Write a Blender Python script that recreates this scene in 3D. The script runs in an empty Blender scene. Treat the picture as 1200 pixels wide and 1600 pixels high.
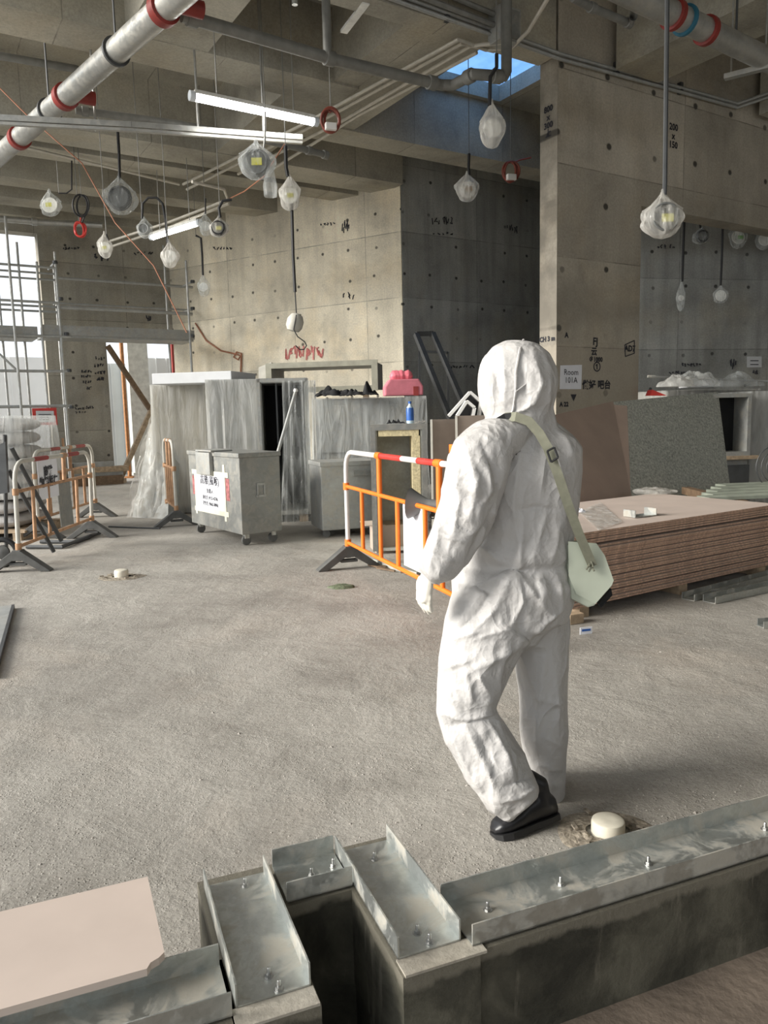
import bpy, bmesh, math, random
from mathutils import Vector, Matrix, noise
random.seed(7)
S = bpy.context.scene
COL = S.collection
R = math.radians

# ---------------------------------------------------------------- camera
FPX, CH, PITCH, ROLL = 1190.0, 1.40, R(7.3), R(1.35)
fw = Vector((0, math.cos(PITCH), -math.sin(PITCH)))
r0 = Vector((1, 0, 0)); u0 = Vector((0, math.sin(PITCH), math.cos(PITCH)))
rt = r0*math.cos(ROLL) - u0*math.sin(ROLL)
upv = r0*math.sin(ROLL) + u0*math.cos(ROLL)
CP = Vector((0, 0, CH))
cam = bpy.data.cameras.new('camera'); cam.sensor_fit = 'VERTICAL'; cam.sensor_height = 36
cam.lens = FPX/1600*36; cam.clip_start = .05; cam.clip_end = 300
co = bpy.data.objects.new('camera', cam); COL.objects.link(co)
m = Matrix((rt, upv, -fw)).transposed().to_4x4(); m.translation = CP
co.matrix_world = m
S.camera = co

# ---------------------------------------------------------------- light
SKY, SUN, EXPO = 1.15, 5.7, 0.2
w = bpy.data.worlds.new('overcast_sky'); S.world = w; w.use_nodes = True
bgn = w.node_tree.nodes['Background']
bgn.inputs[0].default_value = (0.90, 0.95, 1.0, 1); bgn.inputs[1].default_value = SKY
sun = bpy.data.lights.new('hazy_sun', 'SUN'); sun.energy = SUN; sun.angle = R(30); sun.color = (1, .96, .89)
so = bpy.data.objects.new('hazy_sun', sun); COL.objects.link(so)
so.rotation_euler = Vector((0.88, 0.26, -0.345)).to_track_quat('-Z', 'Y').to_euler()
S.view_settings.view_transform = 'Standard'; S.view_settings.look = 'None'
S.view_settings.exposure = EXPO; S.view_settings.gamma = 1; S.view_settings.use_curve_mapping = False
try:
    S.cycles.max_bounces = 8; S.cycles.transparent_max_bounces = 16; S.cycles.use_denoising = True
    S.cycles.sample_clamp_indirect = 6
except Exception: pass

# ---------------------------------------------------------------- measuring helpers (photo survey -> metres)
def ray(x, y): return fw + rt*((x-600)/FPX) - upv*((y-800)/FPX)
def Zp(x, y, z=0.0):
    d = ray(x, y); return CP + d*((z-CH)/d.z)
def Dp(x, y, Y):
    d = ray(x, y); return CP + d*(Y/d.y)
def on_plane(x, y, P0, n):
    d = ray(x, y); return CP + d*((P0-CP).dot(n)/d.dot(n))
def px2m(p, Y): return p*Y/FPX
A1 = R(58); D1 = Vector((math.sin(A1), math.cos(A1), 0)); D2 = Vector((-math.cos(A1), math.sin(A1), 0))
def UV(u, v, z=0): return D1*u + D2*v + Vector((0, 0, z))

# ---------------------------------------------------------------- materials
MATS = {}
def newmat(name):
    mt = bpy.data.materials.new(name); mt.use_nodes = True
    nt = mt.node_tree; b = nt.nodes['Principled BSDF']
    MATS[name] = mt
    return mt, nt, b
def N(nt, t, **kw):
    n = nt.nodes.new(t)
    for k, v in kw.items(): setattr(n, k, v)
    return n
def L(nt, a, b): nt.links.new(a, b)
def coords(nt, scale=(1, 1, 1), kind='Object'):
    tc = N(nt, 'ShaderNodeTexCoord'); mp = N(nt, 'ShaderNodeMapping')
    mp.inputs['Scale'].default_value = scale
    L(nt, tc.outputs[kind], mp.inputs[0]); return mp.outputs[0]
def noisen(nt, vec, scale, detail=4, rough=.55, dist=0):
    n = N(nt, 'ShaderNodeTexNoise'); n.inputs['Scale'].default_value = scale
    n.inputs['Detail'].default_value = detail; n.inputs['Roughness'].default_value = rough; n.inputs['Distortion'].default_value = dist
    L(nt, vec, n.inputs['Vector']); return n.outputs['Fac']
def ramp(nt, fac, stops):
    r = N(nt, 'ShaderNodeValToRGB'); e = r.color_ramp.elements
    while len(e) < len(stops): e.new(.5)
    for el, (p, c) in zip(e, stops): el.position = p; el.color = (*c, 1) if len(c) == 3 else c
    L(nt, fac, r.inputs[0]); return r.outputs[0]
def mixc(nt, fac, a, b, mode='MIX'):
    n = N(nt, 'ShaderNodeMix', data_type='RGBA', blend_type=mode)
    if isinstance(fac, (int, float)): n.inputs[0].default_value = fac
    else: L(nt, fac, n.inputs[0])
    for s, v in ((n.inputs[6], a), (n.inputs[7], b)):
        if isinstance(v, tuple): s.default_value = (*v, 1)
        else: L(nt, v, s)
    return n.outputs[2]
def mathn(nt, op, a, b=None, c=None):
    n = N(nt, 'ShaderNodeMath', operation=op)
    for s, v in zip(n.inputs, (a, b, c)):
        if v is None: continue
        if isinstance(v, (int, float)): s.default_value = v
        else: L(nt, v, s)
    return n.outputs[0]
def bump(nt, b, h, strength=.4, dist=.02):
    n = N(nt, 'ShaderNodeBump'); n.inputs['Strength'].default_value = strength; n.inputs['Distance'].default_value = dist
    L(nt, h, n.inputs['Height']); L(nt, n.outputs[0], b.inputs['Normal'])
def sc(c, k): return tuple(min(1, x*k) for x in c)

def plain(name, col, rough=.6, metal=0.0, var=.18, scale=8, bmp=.0, bscale=60, emit=None, alpha=None):
    mt, nt, b = newmat(name)
    v = coords(nt)
    f = noisen(nt, v, scale, 5)
    c = ramp(nt, f, [(.3, sc(col, 1-var)), (.7, sc(col, 1+var))])
    L(nt, c, b.inputs['Base Color']); b.inputs['Roughness'].default_value = rough; b.inputs['Metallic'].default_value = metal
    if bmp: bump(nt, b, noisen(nt, v, bscale, 6), bmp, .01)
    if emit: b.inputs['Emission Color'].default_value = (*emit[0], 1); b.inputs['Emission Strength'].default_value = emit[1]
    return mt

def concrete(name, col, joints=None, ties=None, streak=.5, blotch=1.0, warm=(1.12, 1.0, .82), rough=.85, patch=None):
    """cast concrete: blotches, vertical streaks, board joints and tie holes in the plane of local x / z"""
    mt, nt, b = newmat(name)
    v = coords(nt)
    f1 = noisen(nt, v, .55*blotch, 6, .62, .3)
    c = ramp(nt, f1, [(.30, sc(col, .50)), (.5, col), (.70, sc(col, 1.36))])
    f2 = noisen(nt, coords(nt, (5.5, 5.5, .35)), 1.0, 6, .6)
    c = mixc(nt, mathn(nt, 'MULTIPLY', ramp(nt, f2, [(.42, (0, 0, 0)), (.70, (1, 1, 1))]), streak*.75), c, sc(col, .55))
    f3 = noisen(nt, v, .9, 4, .6)
    c = mixc(nt, ramp(nt, f3, [(.5, (0, 0, 0)), (.75, (.55, .55, .55))]), c, tuple(x*y for x, y in zip(col, warm)))
    f4 = noisen(nt, v, 34, 4, .7)
    c = mixc(nt, .5, c, ramp(nt, f4, [(.3, (.45, .45, .45)), (.7, (1, 1, 1))]), 'MULTIPLY')
    c = mixc(nt, 1.0, c, (1.28, 1.28, 1.28), 'MULTIPLY')
    h = mathn(nt, 'ADD', mathn(nt, 'MULTIPLY', f4, .25), mathn(nt, 'MULTIPLY', noisen(nt, v, 6, 5), .6))
    sep = N(nt, 'ShaderNodeSeparateXYZ'); L(nt, v, sep.inputs[0])
    if joints:
        cb = N(nt, 'ShaderNodeCombineXYZ'); L(nt, sep.outputs[0], cb.inputs[0]); L(nt, sep.outputs[2], cb.inputs[1])
        br = N(nt, 'ShaderNodeTexBrick'); br.offset = joints[2] if len(joints) > 2 else 0
        br.inputs['Scale'].default_value = 1; br.inputs['Brick Width'].default_value = joints[0]; br.inputs['Row Height'].default_value = joints[1]
        br.inputs['Mortar Size'].default_value = .008; br.inputs['Mortar Smooth'].default_value = .3
        br.inputs['Color1'].default_value = (.86, .86, .86, 1); br.inputs['Color2'].default_value = (1.1, 1.1, 1.1, 1); br.inputs['Mortar'].default_value = (1, 1, 1, 1)
        L(nt, cb.outputs[0], br.inputs['Vector'])
        c = mixc(nt, 1.0, c, br.outputs['Color'], 'MULTIPLY')
        jm = mathn(nt, 'MULTIPLY', br.outputs['Fac'], ramp(nt, noisen(nt, v, 2.2, 3), [(.35, (.15,)*3), (.6, (.8,)*3)]))
        c = mixc(nt, jm, c, sc(col, .42)); h = mathn(nt, 'SUBTRACT', h, mathn(nt, 'MULTIPLY', jm, .8))
    if ties:
        cb = N(nt, 'ShaderNodeCombineXYZ')
        L(nt, mathn(nt, 'DIVIDE', sep.outputs[0], ties), cb.inputs[0]); L(nt, mathn(nt, 'DIVIDE', sep.outputs[2], ties*.92), cb.inputs[1])
        vo = N(nt, 'ShaderNodeTexVoronoi', voronoi_dimensions='2D'); vo.inputs['Scale'].default_value = 1; vo.inputs['Randomness'].default_value = .12
        L(nt, cb.outputs[0], vo.inputs['Vector'])
        tm = ramp(nt, mathn(nt, 'ADD', vo.outputs['Distance'], mathn(nt, 'MULTIPLY', noisen(nt, v, 3.1, 2), .03)), [(.052, (1, 1, 1)), (.075, (0, 0, 0))])
        sw = ramp(nt, vo.outputs['Color'], [(.25, (.15,)*3), (.45, (1,)*3)])
        tm2 = mathn(nt, 'MULTIPLY', tm, sw)
        c = mixc(nt, tm2, c, sc(col, .18)); h = mathn(nt, 'SUBTRACT', h, tm2)
    if patch:
        zz_ = mathn(nt, 'ADD', sep.outputs[2], mathn(nt, 'MULTIPLY', noisen(nt, v, 2.5, 4), .7))
        c = mixc(nt, ramp(nt, mathn(nt, 'SUBTRACT', zz_, patch[0]), [(.30, (.5,)*3), (.36, (0,)*3)]), c, patch[1])
        band = mathn(nt, 'SUBTRACT', 1.0, mathn(nt, 'MULTIPLY', mathn(nt, 'ABSOLUTE', mathn(nt, 'SUBTRACT', zz_, patch[0]+.75)), 2.2))
        c = mixc(nt, mathn(nt, 'MULTIPLY', ramp(nt, band, [(0, (0,)*3), (1, (1,)*3)]), .55), c, sc(col, .62))
    L(nt, c, b.inputs['Base Color']); b.inputs['Roughness'].default_value = rough
    bump(nt, b, h, .5, .02)
    return mt

CON = (.335, .315, .265)
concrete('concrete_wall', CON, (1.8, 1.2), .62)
concrete('concrete_wall_lit', (.70, .64, .51), (1.8, 1.2), .62, streak=.42)  # same concrete, colour raised to stand in for sunlight
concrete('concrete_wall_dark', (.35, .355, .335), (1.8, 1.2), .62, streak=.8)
concrete('concrete_wall_smooth', (.37, .335, .275), (2.4, 1.1), .85, streak=.3, patch=(2.25, (.42, .37, .295)))
concrete('concrete_soffit', (.38, .36, .30), (1.8, 50), None, streak=.15)
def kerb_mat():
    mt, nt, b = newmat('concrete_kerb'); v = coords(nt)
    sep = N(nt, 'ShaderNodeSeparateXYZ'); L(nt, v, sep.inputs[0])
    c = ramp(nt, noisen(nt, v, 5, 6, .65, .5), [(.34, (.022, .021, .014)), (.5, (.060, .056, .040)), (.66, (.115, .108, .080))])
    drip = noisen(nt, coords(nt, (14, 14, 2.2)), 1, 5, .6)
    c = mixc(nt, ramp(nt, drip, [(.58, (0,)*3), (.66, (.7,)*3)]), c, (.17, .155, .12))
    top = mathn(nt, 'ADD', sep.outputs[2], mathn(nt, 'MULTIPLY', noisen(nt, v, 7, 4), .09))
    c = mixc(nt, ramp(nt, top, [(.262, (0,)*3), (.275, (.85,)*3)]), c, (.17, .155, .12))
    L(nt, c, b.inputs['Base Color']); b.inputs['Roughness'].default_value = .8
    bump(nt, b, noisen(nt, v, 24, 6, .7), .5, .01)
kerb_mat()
concrete('concrete_kerb_top', (.34, .32, .28), None, None, streak=.2, blotch=6)

def floor_mat():
    mt, nt, b = newmat('dusty_concrete_floor')
    v = coords(nt)
    c = ramp(nt, noisen(nt, v, .42, 7, .6, .4), [(.30, (.29, .27, .24)), (.5, (.41, .385, .345)), (.70, (.52, .49, .44))])
    c = mixc(nt, ramp(nt, noisen(nt, v, 1.7, 6, .65), [(.47, (0, 0, 0)), (.70, (.75,)*3)]), c, (.27, .25, .22))
    c = mixc(nt, ramp(nt, noisen(nt, v, .8, 4, .6, .5), [(.55, (0, 0, 0)), (.8, (.6,)*3)]), c, (.50, .43, .36))
    f4 = noisen(nt, v, 55, 6, .75)
    c = mixc(nt, .6, c, ramp(nt, f4, [(.3, (.6,)*3), (.68, (1.15,)*3)]), 'MULTIPLY')
    L(nt, c, b.inputs['Base Color']); b.inputs['Roughness'].default_value = .8
    b.inputs['Specular IOR Level'].default_value = .35
    vo = N(nt, 'ShaderNodeTexVoronoi'); vo.inputs['Scale'].default_value = 70; L(nt, v, vo.inputs['Vector'])
    peb = ramp(nt, vo.outputs['Distance'], [(.05, (1,)*3), (.32, (0,)*3)])
    msk = ramp(nt, noisen(nt, v, 1.3, 5, .7), [(.44, (.12,)*3), (.62, (1,)*3)])
    h = mathn(nt, 'ADD', mathn(nt, 'MULTIPLY', f4, .5), mathn(nt, 'MULTIPLY', mathn(nt, 'MULTIPLY', peb, msk), .35))
    h = mathn(nt, 'ADD', h, mathn(nt, 'MULTIPLY', noisen(nt, v, 9, 6, .65), 1.1))
    h = mathn(nt, 'ADD', h, mathn(nt, 'MULTIPLY', noisen(nt, v, 3.2, 5, .6, .6), 2.0))
    bump(nt, b, h, .75, .012)
floor_mat()
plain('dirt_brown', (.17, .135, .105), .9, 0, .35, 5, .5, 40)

def galv(name, col, rough=.38, sp=110, metal=.85, dust=.5):
    mt, nt, b = newmat(name)
    v = coords(nt)
    vo = N(nt, 'ShaderNodeTexVoronoi'); vo.inputs['Scale'].default_value = sp; L(nt, v, vo.inputs['Vector'])
    c = mixc(nt, .5, ramp(nt, vo.outputs['Color'], [(.2, sc(col, .88)), (.8, sc(col, 1.1))]), ramp(nt, noisen(nt, v, 3.5, 5, .6), [(.3, sc(col, .72)), (.7, sc(col, 1.22))]))
    d = ramp(nt, noisen(nt, v, 8, 6, .68, .6), [(.47, (0, 0, 0)), (.60, (1, 1, 1))])
    dm = mathn(nt, 'MULTIPLY', d, dust)
    c = mixc(nt, dm, c, (.40, .37, .31))
    L(nt, c, b.inputs['Base Color'])
    L(nt, mathn(nt, 'MULTIPLY_ADD', dm, -metal*.9, metal), b.inputs['Metallic'])
    L(nt, mathn(nt, 'MULTIPLY_ADD', dm, .45, rough), b.inputs['Roughness'])
    bump(nt, b, noisen(nt, v, 30, 4), .12, .01)
    return mt
galv('galvanised', (.50, .52, .50), dust=.8); galv('galvanised_pipe', (.42, .42, .40), .36, 40, .7, .35)
galv('galvanised_sheet', (.50, .51, .455), .6, 55, .2, .35); galv('galvanised_box', (.235, .24, .228), .55, 30, .35, .35)
galv('galvanised_duct', (.34, .345, .33), .6, 34, .3, .5)
galv('steel_tube', (.42, .43, .42), .5, 20, .5, .3)
plain('steel_dark', (.075, .078, .08), .5, .4); plain('conduit', (.56, .53, .46), .5, .25, .12); plain('conduit_dark', (.20, .20, .185), .55, .2)
plain('cable_black', (.015, .015, .016), .5); plain('cable_orange', (.36, .15, .08), .6); plain('cable_red', (.20, .045, .028), .55)
plain('red_paint', (.22, .022, .016), .45); plain('red_plastic', (.62, .045, .035), .4); plain('blue_tape', (.02, .13, .20), .5)
plain('orange_plastic', (.92, .20, .018), .42, 0, .08); plain('orange_faded', (.44, .25, .135), .6, 0, .3, 14); plain('white_plastic', (.78, .77, .74), .4, 0, .06)
plain('white_dusty', (.52, .50, .44), .55, 0, .12); plain('red_dusty', (.30, .04, .035), .6); plain('rubber_grey', (.10, .10, .095), .75, 0, .3)
plain('rubber_black', (.018, .018, .019), .55); plain('grey_plastic', (.16, .165, .16), .55, 0, .06)
plain('paper', (.80, .81, .86), .7, 0, .03); plain('paper_grey', (.60, .61, .62), .7, 0, .04); plain('ink', (.022, .022, .03), .7); plain('ink_red', (.68, .26, .24), .7, 0, .3, 30)
plain('masking_tape', (.74, .72, .58), .7); plain('wood', (.40, .30, .20), .7, 0, .3, 18, .2); plain('wood_orange', (.42, .19, .07), .7, 0, .3, 14)
plain('wood_dark', (.19, .125, .075), .75, 0, .3, 18); plain('foam_yellow', (.62, .54, .33), .85, 0, .25, 40, .5); plain('cardboard', (.42, .345, .285), .8, 0, .08)
plain('board_face', (.57, .475, .415), .75, 0, .07, 3); plain('board_edge', (.50, .33, .24), .85, 0, .35, 40, .3); plain('board_leaning', (.40, .305, .25), .8, 0, .08, 3)
plain('pink_plastic', (.62, .19, .235), .55, 0, .12); plain('pink_film', (.80, .20, .25), .35); plain('bottle_blue', (.03, .12, .42), .25); plain('bottle_clear', (.55, .68, .78), .15)
plain('cloth_black', (.012, .012, .013), .85); plain('green_glove', (.13, .155, .095), .85, 0, .5, 60); plain('skin', (.50, .31, .22), .55)
plain('bag_canvas', (.50, .54, .44), .7, 0, .05, 10); plain('strap', (.19, .19, .14), .8, 0, .1, 60); plain('glove_fabric', (.70, .665, .585), .75, 0, .08)
plain('shoe_leather', (.013, .013, .015), .38, 0, .3); plain('pvc_cap', (.70, .66, .55), .5, 0, .14, 14); plain('rubble', (.30, .26, .205), .9, 0, .45, 50, .6)
plain('mottled_sheet', (.46, .47, .42), .55, .2, .42, 42); plain('duct_olive', (.30, .29, .23), .6, .1); plain('interior_shade', (.012, .012, .013), .9); plain('label_yellow', (.62, .60, .10), .5); plain('label_green', (.15, .42, .08), .5)  # near-black interior tone stands in for shade inside open ducts
plain('hoarding_white', (.92, .93, .93), .6, 0, .05, 1); plain('hoarding_grey', (.70, .74, .76), .6, 0, .1, 1); plain('door_steel', (.66, .68, .64), .5)
plain('green_plank', (.30, .33, .27), .75, 0, .2); plain('sack', (.42, .405, .39), .85, 0, .12, 12, .3); plain('lamp_tube', (1, 1, 1), .4, 0, 0, emit=((1, .99, .96), 14))
plain('lamp_end', (.75, .80, .86), .25); plain('blue_board', (.10, .24, .55), .5, 0, .15, 3); plain('dirt_red', (.36, .13, .13), .8, 0, .5, 30)
plain('lamp_white', (.72, .72, .68), .4); plain('bolt_steel', (.45, .45, .44), .35, .9); plain('stone_grit', (.36, .335, .30), .9, 0, .3, 30)

def film(name, col, alpha, rough=.16, bmp=.9):
    """thin polythene: part see-through, part milky, crumpled gloss"""
    mt = bpy.data.materials.new(name); mt.use_nodes = True; MATS[name] = mt
    nt = mt.node_tree; nt.nodes.clear()
    out = N(nt, 'ShaderNodeOutputMaterial'); v = coords(nt)
    tr = N(nt, 'ShaderNodeBsdfTransparent'); p = N(nt, 'ShaderNodeBsdfPrincipled')
    p.inputs['Base Color'].default_value = (*col, 1); p.inputs['Roughness'].default_value = rough
    f = noisen(nt, coords(nt, (2.2, 2.2, .5)), 3.2, 4, .5, .8)
    bump(nt, p, f, bmp, .06)
    tl = N(nt, 'ShaderNodeBsdfTranslucent'); tl.inputs[0].default_value = (*col, 1)
    m2 = N(nt, 'ShaderNodeMixShader'); m2.inputs[0].default_value = .35; L(nt, p.outputs[0], m2.inputs[1]); L(nt, tl.outputs[0], m2.inputs[2])
    mx = N(nt, 'ShaderNodeMixShader')
    a = ramp(nt, f, [(.3, (max(0, alpha-.14),)*3), (.75, (min(1, alpha+.2),)*3)])
    L(nt, a, mx.inputs[0]); L(nt, tr.outputs[0], mx.inputs[1]); L(nt, m2.outputs[0], mx.inputs[2]); L(nt, mx.outputs[0], out.inputs[0])
    return mt
film('film_clear', (.80, .82, .80), .30); film('film_milky', (.80, .80, .77), .55); film('film_bag', (.80, .78, .73), .42); film('film_bag_clear', (.74, .77, .76), .25)
def tarp():
    mt = bpy.data.materials.new('blue_tarp'); mt.use_nodes = True; MATS['blue_tarp'] = mt
    nt = mt.node_tree; nt.nodes.clear(); out = N(nt, 'ShaderNodeOutputMaterial')
    d = N(nt, 'ShaderNodeBsdfDiffuse'); t = N(nt, 'ShaderNodeBsdfTranslucent'); mx = N(nt, 'ShaderNodeMixShader')
    c = ramp(nt, noisen(nt, coords(nt), 3, 4), [(.3, (.13, .30, .64)), (.7, (.20, .40, .76))])
    L(nt, c, d.inputs[0]); L(nt, c, t.inputs[0]); mx.inputs[0].default_value = .85
    L(nt, d.outputs[0], mx.inputs[1]); L(nt, t.outputs[0], mx.inputs[2]); L(nt, mx.outputs[0], out.inputs[0])
tarp()
def suit_mat():
    mt, nt, b = newmat('suit_white')
    v = coords(nt)
    b.inputs['Base Color'].default_value = (.50, .485, .47, 1); b.inputs['Roughness'].default_value = .5
    f = noisen(nt, coords(nt, (1.2, 1.2, .7)), 5.5, 2, .45, .5)
    f3 = noisen(nt, coords(nt, (1, 1, .8)), 13, 2, .45, .4)
    f2 = noisen(nt, v, 34, 2, .5, .2)
    ab = lambda q: mathn(nt, 'ABSOLUTE', mathn(nt, 'SUBTRACT', q, .5))
    h = mathn(nt, 'ADD', mathn(nt, 'MULTIPLY', ab(f), -2.6), mathn(nt, 'MULTIPLY', ab(f3), -1.0))
    h = mathn(nt, 'ADD', h, mathn(nt, 'MULTIPLY', ab(f2), -.28))
    bump(nt, b, h, .75, .022)
suit_mat()
def M(n): return MATS[n]

# ---------------------------------------------------------------- mesh building
class MB:
    def __init__(s): s.v = []; s.f = []; s.m = []
    def add(s, vs, fs, mi=0):
        o = len(s.v); s.v += [Vector(p) for p in vs]; s.f += [tuple(i+o for i in f) for f in fs]; s.m += [mi]*len(fs); return s
    def box(s, c, d, rz=0.0, mat=None, mi=0):
        x, y, z = (k/2 for k in d)
        vs = [Vector(p) for p in ((-x,-y,-z),(x,-y,-z),(x,y,-z),(-x,y,-z),(-x,-y,z),(x,-y,z),(x,y,z),(-x,y,z))]
        if mat is not None: vs = [mat @ p for p in vs]
        elif rz:
            q = Matrix.Rotation(rz, 3, 'Z'); vs = [q @ p for p in vs]
        c = Vector(c)
        return s.add([p+c for p in vs], [(0,3,2,1),(4,5,6,7),(0,1,5,4),(1,2,6,5),(2,3,7,6),(3,0,4,7)], mi)
    def bar(s, a, b, wd, ht, upd=(0, 0, 1), mi=0):
        a, b = Vector(a), Vector(b); t = (b-a); ln = t.length; t.normalize()
        u = Vector(upd)
        if abs(t.dot(u)) > .97: u = Vector((1, 0, 0))
        sd = t.cross(u).normalized(); u2 = sd.cross(t).normalized()
        return s.box((a+b)/2, (ln, wd, ht), mat=Matrix((t, sd, u2)).transposed(), mi=mi)
    def tube(s, pts, r, n=10, cap=True, mi=0, radii=None, closed=False):
        pts = [Vector(p) for p in pts]; k = len(pts); o = len(s.v); ref = None; rings = []
        for i, p in enumerate(pts):
            if closed: t = pts[(i+1) % k]-pts[i-1]
            else: t = pts[min(i+1, k-1)]-pts[max(i-1, 0)]
            t.normalize()
            if ref is None:
                ref = t.orthogonal().normalized()
            ref = (ref - t*ref.dot(t))
            if ref.length < 1e-5: ref = t.orthogonal()
            ref.normalize(); bn = t.cross(ref)
            rr = radii[i] if radii else r
            rings.append([p + ref*(math.cos(2*math.pi*j/n)*rr) + bn*(math.sin(2*math.pi*j/n)*rr) for j in range(n)])
        vs = [q for rg in rings for q in rg]; fs = []
        for i in range(k if closed else k-1):
            for j in range(n):
                a, b = i*n+j, i*n+(j+1) % n; c, d = ((i+1) % k)*n+(j+1) % n, ((i+1) % k)*n+j
                fs.append((a, b, c, d))
        if cap and not closed: fs += [tuple(range(n-1, -1, -1)), tuple((k-1)*n+j for j in range(n))]
        return s.add(vs, fs, mi)
    def lathe(s, prof, n=20, c=(0, 0, 0), mat=None, mi=0):
        c = Vector(c); vs = []; fs = []
        for (r, z) in prof:
            for j in range(n):
                p = Vector((r*math.cos(2*math.pi*j/n), r*math.sin(2*math.pi*j/n), z))
                if mat is not None: p = mat @ p
                vs.append(p+c)
        for i in range(len(prof)-1):
            for j in range(n): fs.append((i*n+j, i*n+(j+1) % n, (i+1)*n+(j+1) % n, (i+1)*n+j))
        fs += [tuple(range(n-1, -1, -1)), tuple((len(prof)-1)*n+j for j in range(n))]
        return s.add(vs, fs, mi)
    def prism(s, poly, off, mi=0):
        """poly: list of 3d points (planar), extruded by vector off"""
        poly = [Vector(p) for p in poly]; off = Vector(off); n = len(poly)
        vs = poly + [p+off for p in poly]
        fs = [tuple(range(n-1, -1, -1)), tuple(range(n, 2*n))] + [(i, (i+1) % n, n+(i+1) % n, n+i) for i in range(n)]
        return s.add(vs, fs, mi)
    def grid(s, fn, nu, nv, mi=0):
        vs = [fn(i/(nu-1), j/(nv-1)) for j in range(nv) for i in range(nu)]
        fs = [(j*nu+i, j*nu+i+1, (j+1)*nu+i+1, (j+1)*nu+i) for j in range(nv-1) for i in range(nu-1)]
        return s.add(vs, fs, mi)
    def build(s, name, mats, parent=None, smooth=False, world=True, label=None, bevel=0):
        me = bpy.data.meshes.new(name)
        off = Vector((0, 0, 0))
        if world:
            p = parent
            while p: off += p.location; p = p.parent
        me.from_pydata([tuple(p-off) for p in s.v], [], s.f)
        if not isinstance(mats, (list, tuple)): mats = [mats]
        for x in mats: me.materials.append(M(x) if isinstance(x, str) else x)
        if len(mats) > 1: me.polygons.foreach_set('material_index', s.m)
        bm = bmesh.new(); bm.from_mesh(me); bmesh.ops.recalc_face_normals(bm, faces=bm.faces)
        if bevel:
            bmesh.ops.bevel(bm, geom=[e for e in bm.edges if e.calc_face_angle(0) > .6], offset=bevel, segments=2, affect='EDGES', profile=.6)
        bm.to_mesh(me); bm.free()
        if smooth:
            me.polygons.foreach_set('use_smooth', [True]*len(me.polygons))
            try: me.set_sharp_from_angle(angle=R(42))
            except Exception: pass
        o = bpy.data.objects.new(name, me); COL.objects.link(o)
        if parent: o.parent = parent
        if label: o['label'] = label
        return o
def tag(o, label, cat, group=None, kind=None):
    o['label'] = label; o['category'] = cat
    if group: o['group'] = group
    if kind: o['kind'] = kind
    return o
def struct(o, label=None):
    o['kind'] = 'structure'
    if label: o['label'] = label
    return o
def thing(name, label, cat, loc=(0, 0, 0), rz=0.0, group=None):
    o = bpy.data.objects.new(name, None); COL.objects.link(o); o.empty_display_size = .1
    o.location = loc; o.rotation_euler = (0, 0, rz)
    return tag(o, label, cat, group)
def copy_tree(o, parent=None):
    c = o.copy(); COL.objects.link(c); c.parent = parent
    for ch in list(o.children): copy_tree(ch, c)
    return c
def frame(P, ang):
    """matrix of a local frame: x along compass angle ang (deg from +Y towards +X), z up"""
    a = R(ang); x = Vector((math.sin(a), math.cos(a), 0)); z = Vector((0, 0, 1)); y = z.cross(x)
    mm = Matrix((x, y, z)).transposed().to_4x4(); mm.translation = Vector(P); return mm
def rz_of(ang): return math.pi/2 - R(ang)

def text_mesh(txt, size, mat, name, center, xdir, ydir, parent=None, lift=.004, bold=0.0, shear=0):
    cu = bpy.data.curves.new('t', 'FONT'); cu.body = txt; cu.size = size; cu.align_x = 'CENTER'; cu.align_y = 'CENTER'
    cu.offset = bold; cu.shear = shear; cu.resolution_u = 2; cu.space_line = .95
    ob = bpy.data.objects.new('t', cu); COL.objects.link(ob)
    dg = bpy.context.evaluated_depsgraph_get()
    me = bpy.data.meshes.new_from_object(ob.evaluated_get(dg)); bpy.data.objects.remove(ob); bpy.data.curves.remove(cu)
    x = Vector(xdir).normalized(); y = Vector(ydir).normalized(); n = x.cross(y)
    off = Vector((0, 0, 0)); p = parent
    while p: off += p.location; p = p.parent
    c = Vector(center) - off
    for v in me.vertices: v.co = c + x*v.co.x + y*v.co.y + n*lift
    me.materials.clear(); me.materials.append(M(mat)); me.name = name
    o = bpy.data.objects.new(name, me); COL.objects.link(o); o.parent = parent
    return o

# ================================================================ STRUCTURE
ZS, ZSLAB = 5.6, 6.5
# floor
KA = 68.5; KE1 = Vector((math.sin(R(KA)), math.cos(R(KA)), 0)); KE2 = Vector((-math.cos(R(KA)), math.sin(R(KA)), 0))
def KP(a, b, z=0): return KE1*a + KE2*b + Vector((0, 0, z))
fl = MB(); hole = [KP(.36, .95), KP(.545, .95), KP(.545, 1.65), KP(.36, 1.65)]
fl.add([(-45, -16, 0), (40, -16, 0), (40, 45, 0), (-45, 45, 0)]+hole, [(0, 1, 5, 4), (1, 2, 6, 5), (2, 3, 7, 6), (3, 0, 4, 7)])
struct(fl.build('floor', 'dusty_concrete_floor'), 'dusty grey concrete slab floor with grit and footprints')

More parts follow.
